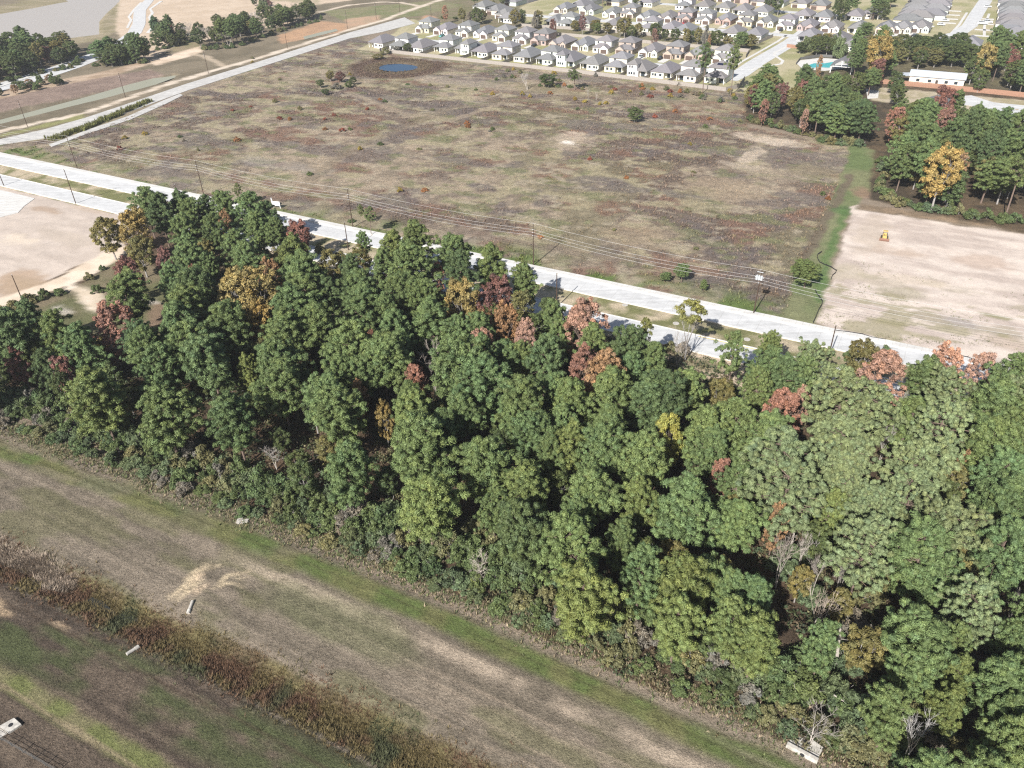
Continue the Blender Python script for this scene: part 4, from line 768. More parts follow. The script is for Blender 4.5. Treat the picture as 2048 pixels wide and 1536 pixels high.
tufts('edge_weeds', 'ragged weeds and vines between mown grass and the woodlot shrubs', ta, tb, rng.uniform(.15, .55, n), rng.uniform(.2, .5, n), pal[kk] * rng.uniform(.8, 1.25, (n, 1)), 6, 37, .25, .3)
n = 1500; ta = rng.uniform(-15, 40, n); tb = 173 + rng.uniform(0, 1, n) ** 1.6 * 40; ok = np.array([i == REG.index('sand_lot') for i in regat(ta, tb)]) & (fbm(ta / 2, tb, 4, 3, 83) > .5); ta, tb = ta[ok], tb[ok]
tufts('lot_weeds', 'sparse green weed sprigs on the roadside part of the cleared lot', ta, tb, rng.uniform(.12, .35, len(ta)), rng.uniform(.3, .8, len(ta)), np.array([(0.20, 0.20, 0.11)]) * rng.uniform(.7, 1.2, (len(ta), 1)), 6, 38)
ve = [abpx(*q) for q in ((105, 280), (180, 254), (240, 228), (300, 203))]; n = 900; s = rng.uniform(0, len(ve) - 1.001, n); i0 = s.astype(int); fr_ = s - i0; ve = np.array(ve)
ta = ve[i0, 0] * (1 - fr_) + ve[i0 + 1, 0] * fr_ + rng.normal(0, 1.0, n); tb = ve[i0, 1] * (1 - fr_) + ve[i0 + 1, 1] * fr_ + rng.normal(0, 1, n)
tufts('channel_weeds', 'green and yellow weeds growing between the channel linings', ta, tb, rng.uniform(.8, 1.9, n), rng.uniform(.4, .8, n), np.array([(0.14, 0.145, 0.045)]) * rng.uniform(.7, 1.3, (n, 1)), 9, 36)
# ------------------------------------------------------------------ houses
ROW = -ANG - rad(2.4)
def win(lst, x0, x1, z0, z1, y=0.0, mat='glass'): lst.append(('window', MB().box(x0, x1, y - .05, y + .04, z0, z1).mesh('window', M[mat]), None))
def H_back1():
    L = [('wall', MB().prism([(-1.4, 0), (5.3, 0), (5.3, 16), (-5.3, 16), (-5.3, 2.6), (-1.4, 2.6)], 0, 2.85).mesh('wall', M['wall']), 'w'),
         ('roof', MB().hip(-5.3, 5.3, 0, 16, 3.03, 3.3).mesh('roof', M['roof']), 'r'), ('patio_post', MB().box(-5.25, -5.0, .1, .35, 0, 2.85).mesh('patio_post', M['wtrim']), None)]
    L.append(('patio_door', MB().box(-4.3, -2.4, 2.52, 2.62, 0, 2.2).mesh('patio_door', M['glass']), None))
    win(L, -.4, .9, 1.0, 2.2); win(L, 2.3, 3.4, 1.0, 2.2); win(L, 3.7, 4.6, 1.0, 2.2); return L
def H_back2():
    L = [('wall', MB().prism([(-4.9, 0), (1.2, 0), (1.2, 2.2), (4.9, 2.2), (4.9, 15), (-4.9, 15)], 0, 2.75).box(-4.88, 4.88, 5.6, 15.02, 2.76, 5.8).mesh('wall', M['wall']), 'w'),
         ('roof', MB().hip(-4.9, 4.9, 5.6, 15, 5.98, 2.5).mesh('roof', M['roof']), 'r'), ('lower_roof', MB().hip(-4.9, 4.9, 0, 8.6, 2.93, 2.3).mesh('lower_roof', M['roof']), 'r'),
         ('patio_post', MB().box(4.6, 4.85, .1, .35, 0, 2.75).mesh('patio_post', M['wtrim']), None), ('patio_door', MB().box(1.8, 4.0, 2.12, 2.22, 0, 2.2).mesh('patio_door', M['glass']), None)]
    win(L, -3.9, -2.6, 1.0, 2.2); win(L, -1.6, -.5, 1.0, 2.2); win(L, -2.2, -1.2, 4.5, 5.5, 5.6); return L
def H_back3():
    L = [('wall', MB().prism([(-5, 0), (1.0, 0), (1.0, 2.4), (5, 2.4), (5, 15.5), (-5, 15.5)], 0, 2.75).box(-4.98, 0.2, .02, 9, 2.76, 5.7).mesh('wall', M['wall']), 'w'),
         ('roof', MB().hip(-5, .2, 0, 9, 5.88, 1.9).mesh('roof', M['roof']), 'r'), ('lower_roof', MB().hip(-5.05, 5, .9, 15.5, 2.93, 3.6).mesh('lower_roof', M['roof']), 'r'),
         ('patio_post', MB().box(4.7, 4.95, 1.0, 1.25, 0, 2.75).mesh('patio_post', M['wtrim']), None), ('patio_door', MB().box(1.6, 3.6, 2.3, 2.42, 0, 2.2).mesh('patio_door', M['glass']), None)]
    for x in (-4.2, -3.0, -1.6): win(L, x, x + .9, 1.0, 2.2)
    for x in (-4.0, -2.8): win(L, x, x + .8, 4.1, 5.2, .02)
    return L
def H_front1():
    L = [('wall', MB().box(-5.2, 5.2, 1.5, 16, 0, 2.85).gwall(-5.15, -.2, 0, 4, 0, 2.6, 1.9).gwall(1.9, 5.15, .8, 4, 0, 2.6, 1.5).mesh('wall', M['wall']), 'w'),
         ('roof', MB().hip(-5.2, 5.2, 1.5, 16, 3.03, 3.2).mesh('roof', M['roof']), 'r'), ('front_gable', MB().gable(-5.15, -.2, 0, 7.5, 2.72, 2.05).mesh('front_gable', M['roof']), 'r'),
         ('small_gable', MB().gable(1.9, 5.15, .8, 6.5, 2.7, 1.62).mesh('small_gable', M['roof']), 'r'), ('garage_door', MB().box(-4.6, -.8, -.06, .05, 0, 2.2).mesh('garage_door', M['garage']), None),
         ('front_door', MB().box(.4, 1.4, 1.42, 1.52, 0, 2.2).mesh('front_door', M['shade']), None)]
    win(L, 2.7, 3.4, .8, 2.2, .8); win(L, 3.7, 4.4, .8, 2.2, .8); return L
def H_front2():
    L = [('wall', MB().box(-4.9, 4.9, 4.5, 14.5, 0, 5.75).box(-4.85, 4.85, 1.2, 4.6, 0, 2.7).gwall(-.1, 4.8, 0, 3, 0, 2.6, 1.8).mesh('wall', M['wall']), 'w'),
         ('roof', MB().hip(-4.9, 4.9, 4.5, 14.5, 5.93, 2.5).mesh('roof', M['roof']), 'r'), ('lower_roof', MB().hip(-4.85, 4.85, 1.2, 7.2, 2.88, 1.9).mesh('lower_roof', M['roof']), 'r'),
         ('front_gable', MB().gable(-.1, 4.8, 0, 4.8, 2.72, 1.95).mesh('front_gable', M['roof']), 'r'), ('garage_door', MB().box(.5, 4.2, -.06, .05, 0, 2.2).mesh('garage_door', M['garage']), None),
         ('front_door', MB().box(-1.5, -.5, 1.12, 1.22, 0, 2.2).mesh('front_door', M['shade']), None)]
    win(L, -4.0, -2.6, .9, 2.2, 1.2); win(L, -3.6, -2.6, 4.4, 5.4, 4.5); win(L, .6, 1.6, 4.4, 5.4, 4.5); return L
def H_far():
    return [('wall', MB().box(-5.3, 5.3, 0, 16, 0, 2.85).mesh('wall', M['wall']), 'w'), ('roof', MB().hip(-5.3, 5.3, 0, 16, 3.03, 3.2).mesh('roof', M['roof']), 'r'),
            ('front_gable', MB().gable(-5.2, -.4, 0, 6, 2.9, 2.0).mesh('front_gable', M['roof']), 'r'), ('garage_door', MB().box(-4.6, -1, -.06, .04, 0, 2.2).mesh('garage_door', M['garage']), None)]
HP = {'1': H_back1(), '2': H_back2(), '3': H_back3(), 'A': H_front1(), 'B': H_front2(), 'F': H_far()}
WALLC = {'w': (0.74, 0.72, 0.67), 'c': (0.62, 0.57, 0.48), 'b': (0.40, 0.315, 0.275), 'g': (0.52, 0.52, 0.51), 't': (0.54, 0.475, 0.41)}
WNAME = {'w': 'white', 'c': 'cream', 'b': 'red-brick', 'g': 'grey', 't': 'tan'}
ORD = ['first', 'second', 'third', 'fourth', 'fifth', 'sixth', 'seventh', 'eighth', 'ninth', 'tenth', 'eleventh', 'twelfth', 'thirteenth', 'fourteenth', 'fifteenth', 'sixteenth', 'seventeenth', 'eighteenth', 'nineteenth', 'twentieth']
DRV = MB().box(-4.7, -.7, -9.2, -.1, 0, .07).mesh('driveway', M['walk']); DRV2 = MB().box(.4, 4.3, -9.2, -.1, 0, .07).mesh('driveway', M['walk'])
def house(k, x, y, wc, label, group, rot=ROW, mir=False, drive=None, base=None, sc=1.0):
    p = at(x, y) if base is None else base
    root = empty('house', (p[0], p[1], 0.0), rot, ((-1 if mir else 1) * sc, sc, sc)); tag(root, label, 'house', group)
    rc = rnd(.15, .19); rcol = (rc * rnd(.98, 1.08), rc, rc * rnd(.97, 1.06))
    for nm, me, role in HP[k]: add(nm, me, root, color=tuple(v * rnd(.95, 1.05) for v in WALLC[wc]) if role == 'w' else rcol if role == 'r' else None)
    if k in 'AB' and drive is not False: tag(add('driveway', DRV if k == 'A' else DRV2, None, (p[0], p[1], .005), rot, (-1 if mir else 1, 1, 1)), kind='structure')
    return root
STY = {'1': 'single-storey', '2': 'two-storey', '3': 'part two-storey', 'A': 'single-storey', 'B': 'two-storey', 'F': 'single-storey'}
def row(items, phrase, group, rot=ROW, drive=None):
    for i, it in enumerate(items.split('|')):
        k, x, y, wc, *mr = it.split(); house(k, float(x), float(y), wc, f'{WNAME[wc]} {STY[k]} house, {ORD[i]} from the {"near end" if "line" in phrase else "left"} in {phrase}', group, rot, bool(mr), drive)
row('1 752 96 w|2 793 102 w|1 831 106 w|2 882 105 w m|3 923 109 w m|1 959 115 w|2 999 120 c|1 1044 125 c m|2 1088 130 w m|3 1129 134 w|1 1178 140 w|2 1226 145 c|3 1272 154 w|1 1321 157 w m|2 1371 163 w m|2 1427 167 w', 'the row backing the field', 'houses backing onto the fallow field')
row('B 843 66 c m|A 880 70 w|B 922 74 w|A 959 77 w m|B 996 83 c|B 1037 88 w|B 1075 91 b m|A 1113 98 b|A 1158 102 c|B 1199 107 w|B 1246 110 b m|A 1294 115 w|B 1342 119 b m|A 1387 122 b|B 1440 128 w m', 'the second row with garages', 'houses across the street facing the field')
row('1 1010 46 w|1 1103 53 t|2 1127 56 w|1 1164 56 c|1 1222 60 t|2 1292 66 c|1 1334 68 c|1 1362 72 w|1 1459 77 w|1 1503 81 w', 'the third row half hidden by trees', 'houses behind the tree strip', drive=False)
row('A 1120 27 t|A 1172 30 w|A 1217 36 w m|B 1252 36 t|A 1287 44 w|A 1327 45 c m|B 1364 46 b|B 1403 49 w|A 1444 50 b m|B 1486 53 t m|A 1528 55 c|B 1567 61 w m|A 1609 63 b m|A 1658 66 w|1 1712 68 w|A 1768 68 t|A 1800 68 c|A 1836 66 w', 'the fourth row with garages', 'houses of the far rows')
row('1 1290 14 w|2 1363 20 w|1 1402 22 w|1 1443 25 w|1 1479 30 w|1 1519 33 w|1 1602 41 w m|1 1642 44 w|1 1705 42 w|1 1738 38 w m', 'the fifth row beyond the garage fronts', 'houses of the far rows', drive=False)
row('F 1330 -2 c|F 1370 0 w|F 1408 2 b|F 1447 4 w|F 1482 7 b|F 1515 12 t|F 1551 14 w|F 1597 16 c|F 1635 20 b', 'the sixth row at the top edge', 'houses of the far rows')
row('F 958 22 g|F 985 30 t|F 1003 38 w|F 1020 12 g|F 1042 6 g', 'the cluster left of the far street', 'houses of the far rows', ROW)
row('F 1155 20 w|F 1172 12 w|F 1190 4 c|F 1225 12 c|F 1250 4 w', 'the cluster right of the far street', 'houses of the far rows', ROW)
COLR = -ANG + rad(90)
row('F 1842 50 c|F 1850 40 w|F 1856 31 c|F 1861 22 w|F 1866 13 c|F 1870 5 w|F 1874 -3 c', 'the line west of the bending street', 'houses along the bending street', COLR, False)
for i, (x, y) in enumerate(((1835, 36), (1842, 26), (1848, 16), (1852, 7), (1810, 40))): house('F', x, y, 'g', f'grey-roofed house, {ORD[i]} nearest in the line backing the bending street', 'houses along the bending street', COLR + math.pi)
row('F 2005 92 g|F 2002 76 c|F 1998 60 w|F 1996 46 w|F 1996 32 c|F 1998 20 t|F 2002 9 c', 'the line east of the bending street', 'houses along the bending street', COLR + math.pi, False)
for i, (x, y) in enumerate(((2050, 92), (2048, 74), (2050, 58), (2052, 42), (2050, 27), (2048, 14))): house('F', x, y, 'g', f'grey-roofed house at the right edge, {ORD[i]} nearest of its line', 'houses along the bending street', COLR)
house('1', 1935, 102, 'g', 'grey-roofed house standing alone just behind the dark evergreen trees', 'houses along the bending street'); house('1', 1672, 92, 'w', 'white house tucked into trees behind the swimming pool', 'houses near the pool'); house('1', 1612, 84, 'g', 'grey house behind the orange board fence at the street bend', 'houses near the pool')
house('1', 1700, 104, 'w', 'white house in trees right of the pool lawn', 'houses near the pool')
house('1', 1868, 232, 't', 'brown-roofed house hidden behind the rust-red trees', 'houses near the pool'); house('1', 2040, 292, 'c', 'pale house behind pines at the right edge', 'houses near the pool')
sp = at(1434, 150, 6.2)
a_s, b_s = abpx(1427, 167)
tag(MB().box(-1.5, 1.5, -.9, .9, 0, .06).obj('solar_panel', M['solar'], loc=(*xy(a_s + .3, b_s + 8.0)[:2], 7.35), rotz=ROW), 'dark solar panel on the roof of the rightmost field-side house', 'solar panel').rotation_euler = (rad(22), 0, ROW)

# streets of the estate
def road_ab(name, pts, w, z=.05, mat='road', closed=False):
    p = np.array(pts, float); t = np.gradient(p, axis=0); t /= np.linalg.norm(t, axis=1)[:, None]; nn = np.stack([-t[:, 1], t[:, 0]], 1)
    e1, e2 = p + nn * w / 2, p - nn * w / 2; b = MB(); n = len(p)
    for q, r in zip(e1, e2): b.v += [tuple(xy(*q, z)), tuple(xy(*r, z)), tuple(xy(*q, z - .15)), tuple(xy(*r, z - .15))]
    for i in range(n - 1):
        k = 4 * i; b.f += [(k + 4, k + 5, k + 1, k), (k + 1, k + 5, k + 7, k + 3), (k, k + 2, k + 6, k + 4)]
    return tag(b.obj(name, M[mat]), kind='structure')
road_ab('street', [(-318, 428), (-260, 424.5), (-208, 421), (-150, 416.5), (-101.5, 413)], 8.0, .085)
road_ab('side_street', [(-99, 398), (-97, 412), (-96, 440), (-93.5, 470), (-91, 500), (-90, 530), (-90, 560)], 9.5, .08)
road_ab('street', [(-300, 531), (-200, 527), (-150, 523.5), (-95, 520), (-60, 521), (-35, 528), (-18, 540), (-8, 560), (-3, 590), (-1, 640), (2, 700)], 8.5, .09)
road_ab('street', [(-260, 612), (-150, 606), (-60, 600)], 8.0, .07)
road_ab('side_street', [(-262, 540), (-268, 600), (-274, 700), (-276, 760)], 9.0, .06)
road_ab('sidewalk', [(-104.5, 412), (-103.5, 440), (-101, 470), (-98.5, 500), (-98, 520)], 1.6, .09, 'walk')
road_ab('sidewalk', PX((1500, 142), (1512, 136), (1562, 128), (1566, 122), (1548, 110), (1550, 105), (1580, 90)), 1.6, .09, 'walk')
road_ab('sidewalk', [(-12, 552), (-9, 590), (-7, 640)], 1.5, .08, 'walk'); road_ab('sidewalk', [(6, 560), (5, 590), (6, 640)], 1.5, .08, 'walk')
sheet('cul_de_sac', PX((1943, 191), (1987, 205), (2048, 211), (2120, 216), (2120, 285), (2048, 277), (2007, 250), (1996, 230), (1974, 219), (1938, 211), (1863, 205), (1870, 195)), .08, M['road'])
sheet('concrete_pad', PX((1732, 178), (1758, 182), (1756, 196), (1735, 198)), .08, M['walk'])
for i, (x, y) in enumerate(((1845, 52), (1888, 46), (1893, 38), (1897, 30), (1900, 22), (1960, 72), (1962, 60), (1963, 48), (1964, 38))):
    p = at(x + 6, y); tag(MB().box(-5, 5, -2, 2, 0, .07).obj('driveway', M['walk'], loc=(p[0], p[1], .01), rotz=-ANG), kind='structure')

# fences
def fence(name, pts, h, mat, label, group=None, step=2.4, z0=0.0):
    p = [Vector((*xy(*q)[:2], 0)) for q in pts]; L = []
    for q0, q1 in zip(p[:-1], p[1:]):
        n = max(1, round((q1 - q0).length / step)); L += [(q0.lerp(q1, i / n), q0.lerp(q1, (i + 1) / n)) for i in range(n)]
    root = empty(name, tuple(p[0])); tag(root, label, 'fence', group); o = p[0]
    for i, (q0, q1) in enumerate(L):
        d = (q1 - q0); l = d.length; rz = math.atan2(d.y, d.x); b = MB(); nbd = 8
        for j in range(nbd): b.box(l * j / nbd + .01, l * (j + 1) / nbd - .01, -.02 - .01 * (j % 2), .02, .05, h * rnd(.98, 1.0))
        b.box(0, l, .021, .06, h * .3, h * .36).box(-.05, .05, .061, .16, 0, h)
        b.obj('fence_panel', M[mat], root, loc=tuple(q0 - o), rotz=rz)
    return root
fA = [(-300, 389.0), (-286, 387.5), (-231, 384.9), (-170, 382.5), (-116, 378.2), (-94, 376.0)]
fence('wooden_fence', fA, 1.9, 'fence', 'long weathered wooden fence between the fallow field and the first house row', step=4.8)
fence('wooden_fence', [(-94, 376), (-90, 384), (-92, 402)], 1.9, 'fence', 'short wooden fence turning the corner by the side street')
fence('wooden_fence', [(-268, 474), (-231, 471), (-164, 467), (-106, 464.5), (-104, 450)], 1.9, 'fence', 'wooden fence behind the second house row, in front of the tree strip', step=4.8)
fence('wooden_fence', [(-262, 490), (-210, 492), (-165, 490), (-107, 490), (-104, 512)], 1.9, 'fence', 'wooden fence of the third house row, behind the tree strip', step=4.8)
fence('wooden_fence', [abpx(1720, 164), abpx(1880, 178), abpx(2048, 195), abpx(2120, 202)], 2.2, 'redfence', 'long reddish board fence between the pale-roofed building and the cul-de-sac', step=4.8)
fence('wooden_fence', [abpx(1573, 95), abpx(1600, 98), abpx(1625, 99)], 1.9, 'redfence', 'short orange board fence on the lawn by the side street')
AX = [(752, 96), (793, 102), (831, 106), (882, 105), (923, 109), (959, 115), (999, 120), (1044, 125), (1088, 130), (1129, 134), (1178, 140), (1226, 145), (1272, 154), (1321, 157), (1371, 163), (1427, 167)]
for i in range(len(AX) - 1):
    p, q = abpx(*AX[i]), abpx(*AX[i + 1]); am = (p[0] + q[0]) / 2; bf = float(np.interp(am, [f[0] for f in fA], [f[1] for f in fA])); bm = (p[1] + q[1]) / 2 + 8
    fence('garden_fence', [(am, bf + .3), (am + .3, bm)], 1.8, 'fence', f'garden side fence right of the {ORD[i]} house of the field-side row', 'garden side fences', step=4.0)

# swimming pool, pavilion, long building
sheet('pool_deck', PX((1594, 128), (1600, 121), (1640, 116), (1712, 121), (1700, 135), (1650, 142), (1605, 138)), .10, M['walk'])
tag(MB().quad(*[(*at(x, y)[:2], .13) for x, y in ((1616, 131), (1628, 127), (1650, 127), (1666, 124), (1672, 128), (1658, 136), (1640, 135), (1624, 136))]).obj('pool_water', M['pool']), kind='structure')
p = at(1680, 147); r_ = empty('pool_pavilion', (p[0], p[1], 0), -ANG); tag(r_, 'open pavilion with grey gable roof and white truss beside the swimming pool', 'pavilion')
MB().gable(-5, 5, 0, 12, 3.2, 3.0).obj('roof', M['roof'], r_, color=(.17, .165, .17))
MB().tube((-5, .1, 3.2), (0, .1, 6.1), .15, .15, 4).tube((5, .1, 3.2), (0, .1, 6.1), .15, .15, 4).box(-5, 5, 0, .2, 3.0, 3.25).tube((0, .1, 3.2), (0, .1, 6), .12, .12, 4).obj('truss', M['wtrim'], r_)
for x in (-4.8, 4.8):
    for y in (.3, 6, 11.5): MB().box(x - .2, x + .2, y - .2, y + .2, 0, 3.2).obj('post', M['wtrim'], r_)
fence('pool_fence', [abpx(1592, 130), abpx(1600, 120), abpx(1640, 114), abpx(1714, 119)], 1.4, 'galv', 'dark metal fence round the swimming pool', step=3)
p = at(1868, 170); r_ = empty('long_building', (p[0], p[1], 0), -ANG); tag(r_, 'long low building with pale blue-grey metal roof behind the red fence', 'building')
MB().box(-11, 12, 0, 9, 0, 3.2).obj('wall', M['wall'], r_, color=(.66, .58, .50))
b = MB(); b.v = [(-11.5, -.5, 3.2), (12.5, -.5, 3.2), (12.5, 4.5, 5.2), (-11.5, 4.5, 5.2), (12.5, 9.5, 3.2), (-11.5, 9.5, 3.2)]; b.f = [(0, 1, 2, 3), (3, 2, 4, 5), (0, 3, 5), (1, 4, 2), (0, 5, 4, 1)]; b.obj('roof', M['metalroof'], r_)
b = MB(); b.v = [(-16, .5, 2.6), (-11.6, .5, 2.9), (-11.6, 6, 3.4), (-16, 6, 3.0)]; b.f = [(0, 1, 2, 3)]; b.box(-15.9, -15.7, .6, .8, 0, 2.6).box(-15.9, -15.7, 5.6, 5.8, 0, 2.9).obj('lean_to', M['metalroof'], r_)
for x in (-8, -3, 4, 8): MB().box(x, x + 1.4, -.05, .03, 1, 2.2).obj('window', M['glass'], r_)
MB().box(.2, 1.3, -.05, .03, 0, 2.2).obj('door', M['shade'], r_)

# ------------------------------------------------------------------ utility poles and their wires
def pole(x, y, h, label, group, trans=False, lean=(0, 0), ins=True):
    p = at(x, y); a, b = ab(p); root = empty('utility_pole', (p[0], p[1], float(zat(a, b)) - .1), -ANG); tag(root, label, 'utility pole', group)
    MB().tube((0, 0, 0), (lean[0], lean[1], h), .15, .10, 8).obj('shaft', M['pole'], root); tops = []
    for z in ((h, h - 1.6, h - 2.4, h - 3.2) if ins else (h,)):
        x_ = -.34 if z < h else 0; MB().tube((0, 0, z - .1), (0, x_, z), .035, .035, 4).tube((0, x_, z - .06), (0, x_, z + .12), .09, .05, 6).obj('insulator', M['insul'], root)
        tops.append(Vector(xy(a, b)) + Vector((*(BH * x_), 0)) + Vector((0, 0, z + .08 + root.location.z)))
    if trans:
        for s in (-1, 0, 1): MB().tube((s * .55, -.55, h - 2.3), (s * .55, -.55, h - 1.3), .27, .27, 10).obj('transformer', M['xfmr'], root); MB().tube((s * .55, -.55, h - 1.3), (s * .55, -.55, h - 1.05), .06, .05, 5).obj('bushing', M['insul'], [c for c in root.children if c.name.startswith('transformer')][-1])
        MB().box(-1.0, 1.0, -.3, -.18, h - 1.9, h - 1.7).box(-.7, .7, -.25, -.15, h - .55, h - .42).obj('crossarm', M['xfmr'], root)
    return tops
FP = [(155, 338), (408, 392), (706, 455), (1067, 531), (1507, 627)]
sp_ = ['at the left corner of the fallow field', 'between the field and road, second from left', 'beside the slim roadside pines', 'in the middle of the field edge', '']
T_ = []
far0 = at(*FP[0]); d0 = (at(*FP[0]) - at(*FP[1]))
T_.append(pole(*pix(far0 + d0), 12.2, 'tall brown utility pole beyond the left end of the field', 'utility poles along the fallow field'))
for (x, y), s in zip(FP[:4], sp_): T_.append(pole(x, y, 12.2, f'tall brown utility pole {s}', 'utility poles along the fallow field'))
T_.append(pole(1507, 627, 11.6, 'utility pole carrying grey transformers at the road edge', 'utility poles along the fallow field', True, (.25, 0)))
nx = at(*FP[4]) + (at(*FP[4]) - at(*FP[3])) * 1.02; T_.append(pole(*pix(nx), 12.2, 'utility pole beyond the right edge beside the cleared lot', 'utility poles along the fallow field'))
for w in range(4):
    pts = []
    for p, q in zip(T_[:-1], T_[1:]):
        for i in range(12):
            t = i / 12; v = p[w].lerp(q[w], t); v.z -= 4 * (.9 + .15 * w) * t * (1 - t); pts.append(tuple(v))
    pts.append(tuple(T_[-1][w])); tag(MB().path(pts, .024, 4).obj('power_line', M['wire']), f'{["topmost", "second highest", "third highest", "lowest"][w]} of the four power lines along the field', 'power line', 'power lines along the field')
for x, y, h, s in ((152, 408, 12, 'thin pole on the grass between the two carriageways at left'), (8, 372, 9, 'slim pole at the far left edge of the near road'), (697, 500, 8.5, 'pole half hidden by trees at the near roadside'), (1113, 615, 9.5, 'pale pole on the median beside the tree shadows'), (1655, 722, 9, 'brown pole on the median at right'), (362, 416, 8, 'slim pole behind the pines by the road'), (50, 613, 9, 'pole beside the dirt road at the clearing')):
    pole(x, y, h, s, 'single roadside poles', ins=False)
CP = [(55, 253), (251, 195), (417, 147), (575, 97), (695, 57), (753, 39), (800, 27)]
for i, (x, y) in enumerate(CP): pole(x, y, 11.4, f'dark pole beside the drainage channel, {ORD[i]} from the left', 'poles along the drainage channel')
pole(863, 41, 10, 'dark pole standing alone behind the end of the channel', 'poles along the drainage channel')

# ------------------------------------------------------------------ sign, bulldozer, cars, silt fences, outfalls
p = at(547, 416); r_ = empty('signboard', (p[0], p[1], 0), -ANG); tag(r_, 'white V-shaped roadside signboard on posts beside the far carriageway', 'signboard')
MB().box(0, 2.6, -.06, .06, .9, 2.3).obj('panel', M['white'], r_, rotz=rad(12)); MB().box(-1.6, 0, -.06, .06, .9, 2.9).obj('panel', M['white'], r_, rotz=rad(-35))
for x, y, h in ((.1, .12, 2.3), (2.45, .65, 2.3), (-1.25, 1.0, 2.9)): MB().box(x - .09, x + .09, y - .09, y + .09, 0, h).obj('post', M['white'], r_)
p = at(1768, 478); r_ = empty('bulldozer', (p[0], p[1], .05), rad(-24), (.75, .75, .75)); tag(r_, 'small yellow bulldozer standing on the cleared sandy lot', 'bulldozer')
for s in (-1, 1):
    tr = MB(); pr_ = [(-1.5, .25), (-1.2, 0), (1.2, 0), (1.55, .3), (1.5, .75), (1.1, .95), (-1.1, .95), (-1.5, .75)]
    n0 = len(tr.v); tr.v += [(s * .78, y, z) for y, z in pr_] + [(s * 1.28, y, z) for y, z in pr_]; k = len(pr_)
    tr.f += [tuple(range(k)), tuple(range(2 * k - 1, k - 1, -1))] + [(i, i + k, (i + 1) % k + k, (i + 1) % k) for i in range(k)]; tr.obj('track', M['track'], r_)
MB().box(-.72, .72, -1.9, .3, .55, 1.55).box(-.6, .6, -1.8, -.5, 1.55, 1.75).obj('hood', M['yellow'], r_)
MB().box(-.75, .75, .2, 1.6, .6, 1.5).box(-.5, .5, .9, 1.4, 1.5, 2.0).obj('body', M['yellow'], r_)
MB().box(-.85, .85, .1, 1.65, 2.75, 2.88).obj('canopy_roof', M['yellow'], r_)
for x in (-.75, .75):
    for y in (.2, 1.5): MB().box(x - .05, x + .05, y - .05, y + .05, 1.5, 2.75).obj('canopy_post', M['track'], r_)
    MB().box(x * 1.9 - .08, x * 1.9 + .08, -2.5, .3, .4, .62).obj('push_arm', M['yellow'], r_)
b = MB(); b.v = [(-1.7, -2.5, .1), (1.7, -2.5, .1), (1.7, -2.62, .6), (-1.7, -2.62, .6), (1.7, -2.45, 1.1), (-1.7, -2.45, 1.1), (-1.7, -2.35, .1), (1.7, -2.35, .1), (1.7, -2.35, 1.1), (-1.7, -2.35, 1.1)]
b.f = [(0, 1, 2, 3), (3, 2, 4, 5), (7, 6, 9, 8), (5, 4, 8, 9), (1, 0, 6, 7), (0, 3, 5, 9, 6), (1, 7, 8, 4, 2)]; b.obj('blade', M['rust'], r_)
MB().tube((-.3, -1.2, 1.7), (-.3, -1.2, 2.5), .06, .06, 6).obj('exhaust', M['track'], r_)
CARP = [('body', MB().prism([(-.85, -2.2), (.85, -2.2), (.9, -1), (.9, 1.6), (.85, 2.2), (-.85, 2.2), (-.9, 1.6), (-.9, -1)], .35, .95).mesh('body', M['car']), 1)]
b = MB(); b.v = [(-.82, -1.0, .95), (.82, -1.0, .95), (.82, 1.9, .95), (-.82, 1.9, .95), (-.66, -.3, 1.5), (.66, -.3, 1.5), (.66, 1.5, 1.5), (-.66, 1.5, 1.5)]; b.f = [(0, 1, 5, 4), (1, 2, 6, 5), (2, 3, 7, 6), (3, 0, 4, 7)]; CARP.append(('windows', b.mesh('windows', M['glass']), 0))
CARP.append(('cabin_roof', MB().box(-.68, .68, -.34, 1.54, 1.5, 1.56).mesh('cabin_roof', M['car']), 1))
WH = MB().tube((-.1, 0, 0), (.1, 0, 0), .34, .34, 10).mesh('wheel', M['tyre'])
RIM = MB().tube((-.11, 0, 0), (.11, 0, 0), .2, .2, 8).mesh('rim', M['xfmr'])
def car(x, y, c, label, rot, sc=1.0):
    p = at(x, y); r_ = empty('parked_car', (p[0], p[1], .1), rot, (sc, sc, sc)); tag(r_, label, 'car', 'cars on the estate')
    for nm, me, q in CARP: add(nm, me, r_, color=c if q else None)
    for sx in (-.82, .82):
        for sy in (-1.4, 1.4): add('rim', RIM, add('wheel', WH, r_, loc=(sx, sy, .34)))
SV, BK, WH_, TL, RD = (.5, .51, .52), (.02, .02, .022), (.75, .75, .74), (.12, .38, .38), (.35, .03, .03)
